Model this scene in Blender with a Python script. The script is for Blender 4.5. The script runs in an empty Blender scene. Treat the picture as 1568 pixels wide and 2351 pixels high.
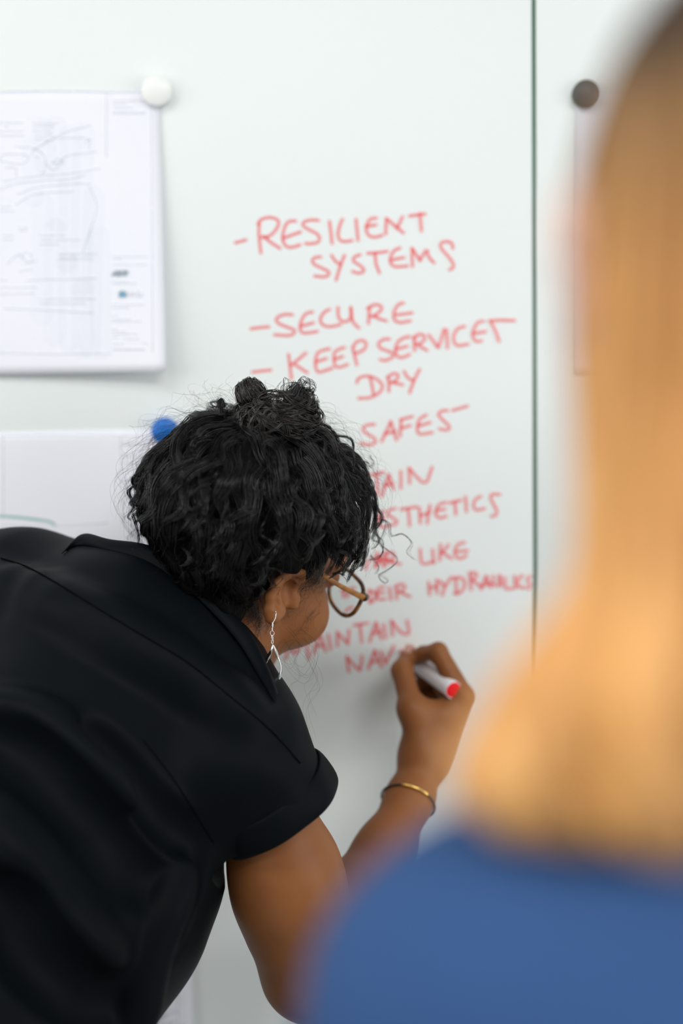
import bpy, math, random
import numpy as np
from mathutils import Vector, Matrix

random.seed(7)
rng = np.random.default_rng(7)
SC = bpy.context.scene
COL = SC.collection

# ------------------------------------------------------------------ camera
CAM_POS = np.array([0.0, -1.47, 1.45])
PITCH, ROLL = math.radians(6.5), math.radians(1.05)
FWD = np.array([0, math.cos(PITCH), -math.sin(PITCH)])
UP0 = np.array([0, math.sin(PITCH), math.cos(PITCH)])
RT0 = np.array([1.0, 0, 0])
RT = math.cos(ROLL) * RT0 - math.sin(ROLL) * UP0
UPV = math.sin(ROLL) * RT0 + math.cos(ROLL) * UP0
CAMR = np.stack([RT, UPV, -FWD], 1)            # camera axes as columns
FPX = 50.0 / 36.0 * 2351.0
cam_data = bpy.data.cameras.new('camera')
cam_data.sensor_fit = 'VERTICAL'
cam_data.sensor_height = 36.0
cam_data.lens = 50.0
cam_data.clip_start = 0.02
cam_data.dof.use_dof = True
cam_data.dof.focus_distance = 1.235
cam_data.dof.aperture_fstop = 1.65
cam_data.dof.aperture_blades = 0
cam = bpy.data.objects.new('camera', cam_data)
COL.objects.link(cam)
M = Matrix.Identity(4)
for i in range(3):
    for j in range(3):
        M[i][j] = CAMR[i, j]
    M[i][3] = CAM_POS[i]
cam.matrix_world = M
SC.camera = cam

# ------------------------------------------------------------------ light and exposure
SC.view_settings.view_transform = 'Standard'
SC.view_settings.look = 'None'
SC.view_settings.gamma = 1.0
SC.view_settings.use_curve_mapping = False
SC.view_settings.exposure = -0.12
world = bpy.data.worlds.new('office_ambience')
SC.world = world
world.use_nodes = True
world.node_tree.nodes['Background'].inputs[0].default_value = (0.93, 0.97, 1.0, 1)
world.node_tree.nodes['Background'].inputs[1].default_value = 0.38


def area(name, loc, target, sx, sy, power, color):
    d = bpy.data.lights.new(name, 'AREA')
    d.shape = 'RECTANGLE'
    d.size, d.size_y, d.energy, d.color = sx, sy, power, color
    o = bpy.data.objects.new(name, d)
    COL.objects.link(o)
    o.location = loc
    o.rotation_euler = (Vector(target) - Vector(loc)).to_track_quat('-Z', 'Y').to_euler()
    return o


area('window_daylight', (-2.35, -1.55, 1.95), (0.0, -0.45, 1.3), 1.9, 1.3, 30, (1.0, 0.985, 0.97))
area('window_daylight', (2.95, -1.85, 1.45), (0.0, -0.2, 1.1), 2.2, 1.5, 41, (1.0, 0.99, 0.98))
area('ceiling_and_fill_light', (-0.95, -1.35, 2.66), (-0.95, -1.3, 0.0), 1.2, 0.6, 15, (1.0, 0.99, 0.97))
area('ceiling_and_fill_light', (0.75, -2.35, 2.66), (0.75, -2.25, 0.0), 1.2, 0.6, 42, (1.0, 0.99, 0.97))  # added fill lamp behind the camera, lightens the shadows on the board


# ------------------------------------------------------------------ helpers
def P(px, py, d):
    """A point seen at pixel (px, py) of the 1568 x 2351 frame, d metres along the view axis."""
    c = np.array([(px - 784) / FPX * d, -(py - 1175.5) / FPX * d, -d])
    return CAMR @ c + CAM_POS


def W(px, py, y=0.0):
    """The point of the vertical plane at this y."""
    c = CAMR @ np.array([(px - 784) / FPX, -(py - 1175.5) / FPX, -1.0])
    return CAM_POS + c * ((y - CAM_POS[1]) / c[1])


def tag(o, label=None, cat=None, group=None, kind=None):
    if label: o['label'] = label
    if cat: o['category'] = cat
    if group: o['group'] = group
    if kind: o['kind'] = kind
    return o


def empty(name, loc):
    o = bpy.data.objects.new(name, None)
    COL.objects.link(o)
    o.empty_display_size = 0.05
    o.location = loc
    bpy.context.view_layer.update()
    return o


def link_mesh(name, me, mat=None, parent=None, smooth=True):
    o = bpy.data.objects.new(name, me)
    COL.objects.link(o)
    if mat is not None:
        for m in (mat if isinstance(mat, (list, tuple)) else [mat]):
            me.materials.append(m)
    if smooth and len(me.polygons):
        me.polygons.foreach_set('use_smooth', np.ones(len(me.polygons), dtype=bool))
    if parent is not None:
        o.parent = parent
        o.matrix_parent_inverse = root_inverse(parent)
    return o


def root_inverse(p):
    return Matrix.Translation(p.location).inverted() if p.parent is None else Matrix.Identity(4)


def mesh_np(name, V, F, mat=None, parent=None, smooth=True):
    """V (n,3); F (m,3|4) int array or list of such arrays."""
    Fs = F if isinstance(F, list) else [F]
    me = bpy.data.meshes.new(name)
    V = np.ascontiguousarray(V, dtype=np.float32)
    me.vertices.add(len(V))
    me.vertices.foreach_set('co', V.ravel())
    loops = np.concatenate([f.ravel() for f in Fs]).astype(np.int32)
    tot = np.concatenate([np.full(len(f), f.shape[1]) for f in Fs]).astype(np.int32)
    me.loops.add(len(loops))
    me.loops.foreach_set('vertex_index', loops)
    me.polygons.add(len(tot))
    me.polygons.foreach_set('loop_start', (np.cumsum(tot) - tot).astype(np.int32))
    me.update(calc_edges=True)
    me.validate()
    return link_mesh(name, me, mat, parent, smooth)


def tubes(S, R, sides=3, cap=True):
    """S (n,k,3) strands, R (n,k) radii -> verts, list of faces."""
    n, k, _ = S.shape
    T = np.gradient(S, axis=1)
    T /= np.linalg.norm(T, axis=2, keepdims=True) + 1e-12
    ref = np.tile(np.array([0.31, 0.23, 0.92]), (n, 1))
    U = np.zeros_like(S)
    u = np.cross(T[:, 0], ref)
    u /= np.linalg.norm(u, axis=1, keepdims=True) + 1e-12
    for i in range(k):                       # parallel transport
        u = u - T[:, i] * np.sum(u * T[:, i], axis=1, keepdims=True)
        u /= np.linalg.norm(u, axis=1, keepdims=True) + 1e-12
        U[:, i] = u
    B = np.cross(T, U)
    a = np.arange(sides) * 2 * math.pi / sides
    V = S[:, :, None, :] + R[:, :, None, None] * (U[:, :, None, :] * np.cos(a)[None, None, :, None]
                                                   + B[:, :, None, :] * np.sin(a)[None, None, :, None])
    idx = np.arange(n * k * sides).reshape(n, k, sides)
    nx = np.roll(idx, -1, axis=2)
    q = np.stack([idx[:, :-1], nx[:, :-1], nx[:, 1:], idx[:, 1:]], -1).reshape(-1, 4)
    F = [q]
    if cap:
        if sides <= 4:
            F += [idx[:, 0, ::-1].copy(), idx[:, -1].copy()]
        else:
            for ring in (idx[:, 0, ::-1], idx[:, -1]):
                F.append(np.ascontiguousarray(ring))
    return V.reshape(-1, 3), F


def resample(pts, n, smooth=True):
    """n points along a polyline (Catmull-Rom when smooth)."""
    p = np.asarray(pts, float)
    if len(p) > 2 and smooth:
        q = np.vstack([2 * p[0] - p[1], p, 2 * p[-1] - p[-2]])
        out = []
        for i in range(len(p) - 1):
            t = np.linspace(0, 1, 12, endpoint=False)[:, None]
            a, b, c, d = q[i], q[i + 1], q[i + 2], q[i + 3]
            out.append(0.5 * ((2 * b) + (c - a) * t + (2 * a - 5 * b + 4 * c - d) * t ** 2 + (3 * b - a - 3 * c + d) * t ** 3))
        p = np.vstack(out + [p[-1:]])
    s = np.r_[0, np.cumsum(np.linalg.norm(np.diff(p, axis=0), axis=1))]
    u = np.linspace(0, s[-1], n)
    return np.stack([np.interp(u, s, p[:, i]) for i in range(p.shape[1])], 1)


def tube_obj(name, pts, r, mat, parent=None, sides=10, n=40, smooth=True):
    S = resample(pts, n, smooth)[None]
    R = np.full((1, n), r) if np.isscalar(r) else np.interp(np.linspace(0, 1, n), np.linspace(0, 1, len(r)), r)[None]
    V, F = tubes(S, R, sides)
    return mesh_np(name, V, F, mat, parent)


def box_obj(name, lo, hi, mat, parent=None, bevel=0.0):
    lo, hi = np.array(lo), np.array(hi)
    V = np.array([[(hi if (i >> a) & 1 else lo)[a] for a in range(3)] for i in range(8)])
    F = np.array([[0, 2, 3, 1], [4, 5, 7, 6], [0, 1, 5, 4], [2, 6, 7, 3], [0, 4, 6, 2], [1, 3, 7, 5]])
    o = mesh_np(name, V, F, mat, parent, smooth=False)
    if bevel:
        b = o.modifiers.new('bevel', 'BEVEL')
        b.width, b.segments = bevel, 2
    return o


def lathe(name, prof, centre, axis, mat, parent=None, seg=40):
    """prof: (radius, height) list revolved about axis through centre."""
    ax = np.array(axis, float); ax /= np.linalg.norm(ax)
    u = np.cross(ax, [0.3, 0.2, 0.9]); u /= np.linalg.norm(u)
    v = np.cross(ax, u)
    a = np.arange(seg) * 2 * math.pi / seg
    V = np.concatenate([np.array(centre) + ax * h + r * (np.cos(a)[:, None] * u + np.sin(a)[:, None] * v) for r, h in prof])
    idx = np.arange(len(prof) * seg).reshape(len(prof), seg)
    nx = np.roll(idx, -1, 1)
    F = [np.stack([idx[:-1], nx[:-1], nx[1:], idx[1:]], -1).reshape(-1, 4), idx[:1, ::-1].copy(), idx[-1:].copy()]
    return mesh_np(name, V, F, mat, parent)


# ------------------------------------------------------------------ signed distance modelling
def cone(a, b, ra, rb=None, k=0.01, op='+'):
    return ('c', np.array(a, float), np.array(b, float), ra, ra if rb is None else rb, k, op)


def ell(c, r, R=None, k=0.01, op='+'):
    return ('e', np.array(c, float), np.array(r, float), np.eye(3) if R is None else np.array(R), 0, k, op)


def plane(p, nrm, k=0.002, op='x'):
    n = np.array(nrm, float)
    return ('p', np.array(p, float), n / np.linalg.norm(n), 0, 0, k, op)


def chain(pts, radii, k=0.008, op='+'):
    return [cone(pts[i], pts[i + 1], radii[i], radii[i + 1], k, op) for i in range(len(pts) - 1)]


def prim_d(p, X):
    if p[0] == 'c':
        a, b, ra, rb = p[1:5]
        ab = b - a
        t = np.clip(((X - a) @ ab) / (ab @ ab + 1e-12), 0, 1)
        D = X - a - t[:, None] * ab
        return np.sqrt(np.einsum('ij,ij->i', D, D)) - (ra + (rb - ra) * t)
    if p[0] == 'e':
        q = (X - p[1]) @ p[3]                    # columns of R are the axes
        k0 = np.sqrt(np.einsum('ij,ij->i', q / p[2], q / p[2])) + 1e-9
        k1 = np.sqrt(np.einsum('ij,ij->i', q / p[2] ** 2, q / p[2] ** 2)) + 1e-9
        return k0 * (k0 - 1) / k1
    if p[0] == 'h':                              # half-space within a ball
        D = X - p[1]
        return np.maximum(-(D @ p[2]), np.sqrt(np.einsum('ij,ij->i', D, D)) - p[3])
    return (X - p[1]) @ p[2]


def smin(a, b, k):
    h = np.maximum(k - np.abs(a - b), 0) / k
    return np.minimum(a, b) - h * h * k * 0.25


def sdf(prims, X):
    d = np.full(len(X), 1e3)
    for p in prims:
        q = prim_d(p, X)
        if p[6] == '+': d = smin(d, q, p[5])
        elif p[6] == '-': d = -smin(-d, q, p[5])
        else: d = -smin(-d, -q, p[5])            # intersect with the half-space
    return d


def cull(prims, c, R):
    qs = [float(prim_d(p, c[None])[0]) for p in prims]
    best = min([q for p, q in zip(prims, qs) if p[6] == '+'] + [1e3])
    out = []
    for p, q in zip(prims, qs):
        if p[6] == '+':
            if q < max(best, 0) + 2.6 * R + p[5]: out.append(p)
        elif p[6] == '-':
            if q < 2.0 * R + p[5]: out.append(p)
        else: out.append(p)
    return out


def sdf_mesh(name, prims, h, mat, parent=None, disp=None, n=24):
    """Surface nets over the blocks that hold the surface. disp(X, d) may alter the field."""
    lo, hi = np.full(3, 1e9), np.full(3, -1e9)
    for p in prims:
        if p[6] != '+': continue
        if p[0] == 'c':
            for e, r in ((p[1], p[3]), (p[2], p[4])):
                lo = np.minimum(lo, e - r); hi = np.maximum(hi, e + r)
        else:
            r = p[2].max(); lo = np.minimum(lo, p[1] - r); hi = np.maximum(hi, p[1] + r)
    lo -= 0.03; hi += 0.03
    nb = np.ceil((hi - lo) / (h * n)).astype(int)
    MM = int(nb.max() * n + 8)
    R = h * n * 0.5 * 1.733
    keys, pos, faces = [], [], []
    g = np.arange(-1, n + 1)
    for bi in range(nb[0]):
        for bj in range(nb[1]):
            for bk in range(nb[2]):
                s = np.array([bi, bj, bk]) * n
                c = lo + (s + n / 2) * h
                sub = cull(prims, c, R)
                if not any(p[6] == '+' for p in sub): continue
                dc = sdf(sub, c[None])[0]
                if abs(dc) > 1.6 * R + 0.02: continue
                X = np.stack(np.meshgrid(*[lo[a] + (s[a] + g) * h for a in range(3)], indexing='ij'), -1).reshape(-1, 3)
                d = sdf(sub, X)
                if disp is not None: d = disp(X, d)
                d = d.reshape(n + 2, n + 2, n + 2)
                neg = d < 0
                if neg.all() or not neg.any(): continue
                cnt = np.zeros((n + 1,) * 3); acc = np.zeros((n + 1, n + 1, n + 1, 3))
                base = np.stack(np.meshgrid(*[np.arange(n + 1)] * 3, indexing='ij'), -1).astype(float)
                for ax in range(3):
                    o1, o2 = [a for a in range(3) if a != ax]
                    for u in (0, 1):
                        for v in (0, 1):
                            sl0 = [None] * 3; sl1 = [None] * 3
                            sl0[ax] = slice(0, n + 1); sl1[ax] = slice(1, n + 2)
                            sl0[o1] = sl1[o1] = slice(u, u + n + 1)
                            sl0[o2] = sl1[o2] = slice(v, v + n + 1)
                            d0, d1 = d[tuple(sl0)], d[tuple(sl1)]
                            m = (d0 < 0) != (d1 < 0)
                            t = d0[m] / (d0[m] - d1[m])
                            off = np.zeros((len(t), 3)); off[:, ax] = t; off[:, o1] = u; off[:, o2] = v
                            acc[m] += base[m] + off
                            cnt[m] += 1
                act = cnt > 0
                ci = np.argwhere(act)
                gi = ci + s                           # cell index + 1
                keys.append((gi[:, 0] * MM + gi[:, 1]) * MM + gi[:, 2])
                pos.append(lo + (acc[act] / cnt[act][:, None] + s - 1) * h)
                for ax in range(3):
                    o1, o2 = (ax + 1) % 3, (ax + 2) % 3
                    a0 = d[1:n + 1, 1:n + 1, 1:n + 1]
                    sl = [slice(1, n + 1)] * 3; sl[ax] = slice(2, n + 2)
                    a1 = d[tuple(sl)]
                    m = (a0 < 0) != (a1 < 0)
                    e = np.argwhere(m)
                    if not len(e): continue
                    flip = (a0 < 0)[m]
                    e = e + s + 1                     # cell key index of the edge's own cell
                    quad = []
                    for du, dv in ((0, 0), (-1, 0), (-1, -1), (0, -1)):
                        f = e.copy(); f[:, o1] += du; f[:, o2] += dv
                        quad.append((f[:, 0] * MM + f[:, 1]) * MM + f[:, 2])
                    q = np.stack(quad, 1)
                    q[~flip] = q[~flip][:, ::-1]
                    faces.append(q)
    K = np.concatenate(keys); Pn = np.concatenate(pos); Fk = np.concatenate(faces)
    uk, first = np.unique(K, return_index=True)
    V = Pn[first]
    F = np.searchsorted(uk, Fk)
    return mesh_np(name, V, F.astype(np.int32), mat, parent)


def hit(prims, px, py, lift=0.0, d0=0.9, d1=1.7, disp=None):
    """First point of a modelled surface along the ray through a pixel."""
    ray = CAMR @ np.array([(px - 784) / FPX, -(py - 1175.5) / FPX, -1.0])
    t = d0
    for _ in range(160):
        X = (CAM_POS + ray * t)[None]
        d = sdf(prims, X)
        if disp is not None: d = disp(X, d)
        d = float(d[0])
        if d < 0.0004 or t > d1: break
        t += max(d * 0.7, 0.0003)
    return CAM_POS + ray * t - ray / np.linalg.norm(ray) * lift


# ------------------------------------------------------------------ materials
def mat(name, color, rough=0.5, metal=0.0, spec=0.5, sss=0.0, alpha=1.0, noise=None, bump=None, coat=0.0, sheen=0.0):
    m = bpy.data.materials.new(name)
    m.use_nodes = True
    nt = m.node_tree
    b = nt.nodes['Principled BSDF']
    b.inputs['Base Color'].default_value = (*color, 1)
    b.inputs['Roughness'].default_value = rough
    b.inputs['Metallic'].default_value = metal
    b.inputs['Specular IOR Level'].default_value = spec
    b.inputs['Coat Weight'].default_value = coat
    b.inputs['Sheen Weight'].default_value = sheen
    if sss:
        b.inputs['Subsurface Weight'].default_value = sss
        b.inputs['Subsurface Radius'].default_value = (0.012, 0.005, 0.003)
        b.inputs['Subsurface Scale'].default_value = 0.4
    b.inputs['Alpha'].default_value = alpha
    tc = nt.nodes.new('ShaderNodeTexCoord')
    if noise:                                    # (scale, second colour, factor)
        n = nt.nodes.new('ShaderNodeTexNoise'); n.inputs['Scale'].default_value = noise[0]
        n.inputs['Detail'].default_value = 4
        mx = nt.nodes.new('ShaderNodeMix'); mx.data_type = 'RGBA'
        mx.inputs[6].default_value = (*color, 1); mx.inputs[7].default_value = (*noise[1], 1)
        r = nt.nodes.new('ShaderNodeMapRange'); r.inputs[1].default_value = 0.35; r.inputs[2].default_value = 0.65
        r.inputs[4].default_value = noise[2]
        nt.links.new(tc.outputs['Object'], n.inputs['Vector'])
        nt.links.new(n.outputs['Fac'], r.inputs[0])
        nt.links.new(r.outputs[0], mx.inputs[0])
        nt.links.new(mx.outputs[2], b.inputs['Base Color'])
    if bump:                                     # (scale, strength, distance)
        n = nt.nodes.new('ShaderNodeTexNoise'); n.inputs['Scale'].default_value = bump[0]
        n.inputs['Detail'].default_value = 3
        bp = nt.nodes.new('ShaderNodeBump'); bp.inputs['Strength'].default_value = bump[1]
        bp.inputs['Distance'].default_value = bump[2]
        nt.links.new(tc.outputs['Object'], n.inputs['Vector'])
        nt.links.new(n.outputs['Fac'], bp.inputs['Height'])
        nt.links.new(bp.outputs[0], b.inputs['Normal'])
    return m


M_board = mat('white_back_painted_glass', (0.815, 0.868, 0.857), 0.42, spec=0.35, noise=(2.5, (0.80, 0.85, 0.84), 0.5))
M_edge = mat('green_glass_edge', (0.10, 0.19, 0.145), 0.25)
M_wall = mat('painted_wall', (0.78, 0.79, 0.79), 0.8, bump=(300, 0.1, 0.001))
M_floor = mat('pale_grey_floor', (0.52, 0.52, 0.51), 0.8, noise=(60, (0.47, 0.47, 0.46), 0.6))
M_ceil = mat('ceiling_white', (0.85, 0.85, 0.85), 0.9, noise=(5, (0.82, 0.82, 0.82), 0.5))
M_paper = mat('paper', (0.86, 0.87, 0.93), 0.75, noise=(6, (0.82, 0.845, 0.92), 0.7))
M_print = mat('printed_ink_grey', (0.60, 0.65, 0.74), 0.8, alpha=0.33, noise=(90, (0.66, 0.70, 0.78), 0.8))
M_print2 = mat('printed_ink_dark', (0.30, 0.38, 0.44), 0.8, alpha=0.8, noise=(120, (0.36, 0.42, 0.48), 0.8))
M_printblue = mat('printed_ink_blue', (0.12, 0.38, 0.58), 0.8, noise=(80, (0.16, 0.42, 0.6), 0.8))
M_wash = mat('printed_pale_wash', (0.70, 0.77, 0.88), 0.8, alpha=0.055, noise=(20, (0.76, 0.82, 0.9), 0.8))
M_teal = mat('teal_pen_ink', (0.28, 0.50, 0.48), 0.7, noise=(60, (0.33, 0.54, 0.52), 0.8))
M_redink = mat('red_whiteboard_ink', (1.0, 0.03, 0.045), 0.6, alpha=0.52, noise=(120, (1.0, 0.07, 0.085), 0.9))
M_magw = mat('white_plastic', (0.86, 0.88, 0.86), 0.35, noise=(30, (0.84, 0.86, 0.85), 0.5))
M_magb = mat('blue_plastic', (0.0, 0.145, 0.56), 0.4, noise=(30, (0.0, 0.16, 0.6), 0.5))
M_magd = mat('dark_plastic', (0.075, 0.07, 0.062), 0.45, noise=(30, (0.085, 0.08, 0.07), 0.5))

# ------------------------------------------------------------------ the setting
box_obj('floor', (-2.6, -3.2, -0.1), (3.2, 0.05, 0.0), M_floor)['kind'] = 'structure'
box_obj('ceiling', (-2.6, -3.2, 2.72), (3.2, 0.05, 2.8), M_ceil)['kind'] = 'structure'
box_obj('wall_back', (-2.6, 0.022, 0.0), (3.2, 0.12, 2.72), M_wall)['kind'] = 'structure'
box_obj('baseboard_back', (-2.5, 0.006, 0.0), (3.2, 0.022, 0.09), M_ceil)['kind'] = 'structure'
wl = np.array([[-2.6, -2.5]])


def merged_boxes(name, boxes, m):
    V, F = [], []
    for lo, hi in boxes:
        b = len(V)
        V += [[(hi if (i >> a) & 1 else lo)[a] for a in range(3)] for i in range(8)]
        F += [[b + q for q in f] for f in ([0, 2, 3, 1], [4, 5, 7, 6], [0, 1, 5, 4], [2, 6, 7, 3], [0, 4, 6, 2], [1, 3, 7, 5])]
    return mesh_np(name, np.array(V), np.array(F), m, smooth=False)


o = merged_boxes('wall_left', [((-2.6, -3.2, 0.0), (-2.5, 0.022, 1.2)), ((-2.6, -3.2, 2.65), (-2.5, 0.022, 2.72)),
                               ((-2.6, -0.3, 1.2), (-2.5, 0.022, 2.65)), ((-2.6, -3.2, 1.2), (-2.5, -2.5, 2.65))], M_wall)
o['kind'] = 'structure'
o = merged_boxes('window_1', [((-2.58, -2.5, 1.2), (-2.52, -0.3, 1.25)), ((-2.58, -2.5, 2.6), (-2.52, -0.3, 2.65)),
                              ((-2.58, -2.5, 1.25), (-2.52, -2.45, 2.6)), ((-2.58, -0.35, 1.25), (-2.52, -0.3, 2.6)),
                              ((-2.57, -1.42, 1.25), (-2.53, -1.38, 2.6))], M_ceil)
o['kind'] = 'structure'

o = merged_boxes('wall_right', [((3.1, -3.2, 0.0), (3.2, 0.022, 0.65)), ((3.1, -3.2, 2.4), (3.2, 0.022, 2.72)),
                                ((3.1, -0.6, 0.65), (3.2, 0.022, 2.4)), ((3.1, -3.2, 0.65), (3.2, -3.1, 2.4))], M_wall)
o['kind'] = 'structure'
o = merged_boxes('window_2', [((3.12, -3.1, 0.65), (3.18, -0.6, 0.7)), ((3.12, -3.1, 2.35), (3.18, -0.6, 2.4)),
                              ((3.12, -3.1, 0.7), (3.18, -3.05, 2.35)), ((3.12, -0.65, 0.7), (3.18, -0.6, 2.35)),
                              ((3.13, -1.87, 0.7), (3.17, -1.83, 2.35))], M_ceil)
o['kind'] = 'structure'

# ------------------------------------------------------------------ whiteboard panels
SEAM_X = (W(1226, 100)[0] + W(1228, 1200)[0]) / 2


def board(name, x0, x1, edge_x0, edge_x1, label):
    r = empty(name, ((x0 + x1) / 2, 0.0, 0.45))
    tag(r, label, 'whiteboard')
    box_obj('panel', (min(x0, x1), 0.0, 0.45), (max(x0, x1), 0.02, 2.35), M_board, r, bevel=0.0006)
    box_obj('glass_edge', (edge_x0, -0.0004, 0.45), (edge_x1, 0.0195, 2.35), M_edge, r)['label'] = 'green glass edge'
    return r


board_main = board('whiteboard', -2.1, SEAM_X - 0.0018, SEAM_X - 0.0019, SEAM_X - 0.0002,
                   'white glass whiteboard with red handwritten list on it')
board_side = board('whiteboard', SEAM_X + 0.0018, 2.3, SEAM_X + 0.0002, SEAM_X + 0.0019,
                   'blank white glass board panel right of the green seam, behind blond hair')


def ribbons(name, strokes, width, y_of, m, parent, step=0.0003, y0=0.0004):
    """Flat ink strokes; strokes hold pixel polylines, y_of(x, z) is the surface they lie on."""
    V, F = [], []
    for si, st in enumerate(strokes):
        w = width
        p = np.array([W(*q)[[0, 2]] for q in st])
        L = np.sum(np.linalg.norm(np.diff(p, axis=0), axis=1))
        n = max(3, int(L / 0.0025))
        p = resample(p, n, smooth=len(st) > 3)
        t = np.gradient(p, axis=0); t /= np.linalg.norm(t, axis=1, keepdims=True) + 1e-12
        nn = np.stack([-t[:, 1], t[:, 0]], 1)
        caps = np.array([0.35, 0.8, 0.95, 1.0])
        p = np.vstack([p[0] - t[0] * w * np.array([[0.48], [0.3], [0.12]]), p, p[-1] + t[-1] * w * np.array([[0.12], [0.3], [0.48]])])
        nn = np.vstack([nn[:1]] * 3 + [nn] + [nn[-1:]] * 3)
        hw = np.full(len(p), w / 2); hw[[0, -1]] *= 0.3; hw[[1, -2]] *= 0.8; hw[[2, -3]] *= 0.97
        a, b = p + nn * hw[:, None], p - nn * hw[:, None]
        base = len(V)
        off = y0 + step * si
        for q, s in zip(a, b):
            V.append((q[0], y_of(q[0], q[1]) - off, q[1])); V.append((s[0], y_of(s[0], s[1]) - off, s[1]))
        for i in range(len(p) - 1):
            F.append((base + 2 * i, base + 2 * i + 1, base + 2 * i + 3, base + 2 * i + 2))
    o = mesh_np(name, np.array(V), np.array(F), m, parent)
    if name == 'printed_text': o['kind'] = 'stuff'            # lines of print too small to read or count
    return o


def A(s):
    """'x,y x,y; x,y x,y' in the upper crop -> pixel polylines"""
    return [[(520 + float(a.split(',')[0]) / 2.178, 460 + float(a.split(',')[1]) / 2.178) for a in st.split()] for st in s.split(';') if st.strip()]


def B(s):
    return [[(620 + float(a.split(',')[0]) / 2.45, 1000 + float(a.split(',')[1]) / 2.45) for a in st.split()] for st in s.split(';') if st.strip()]


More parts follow.
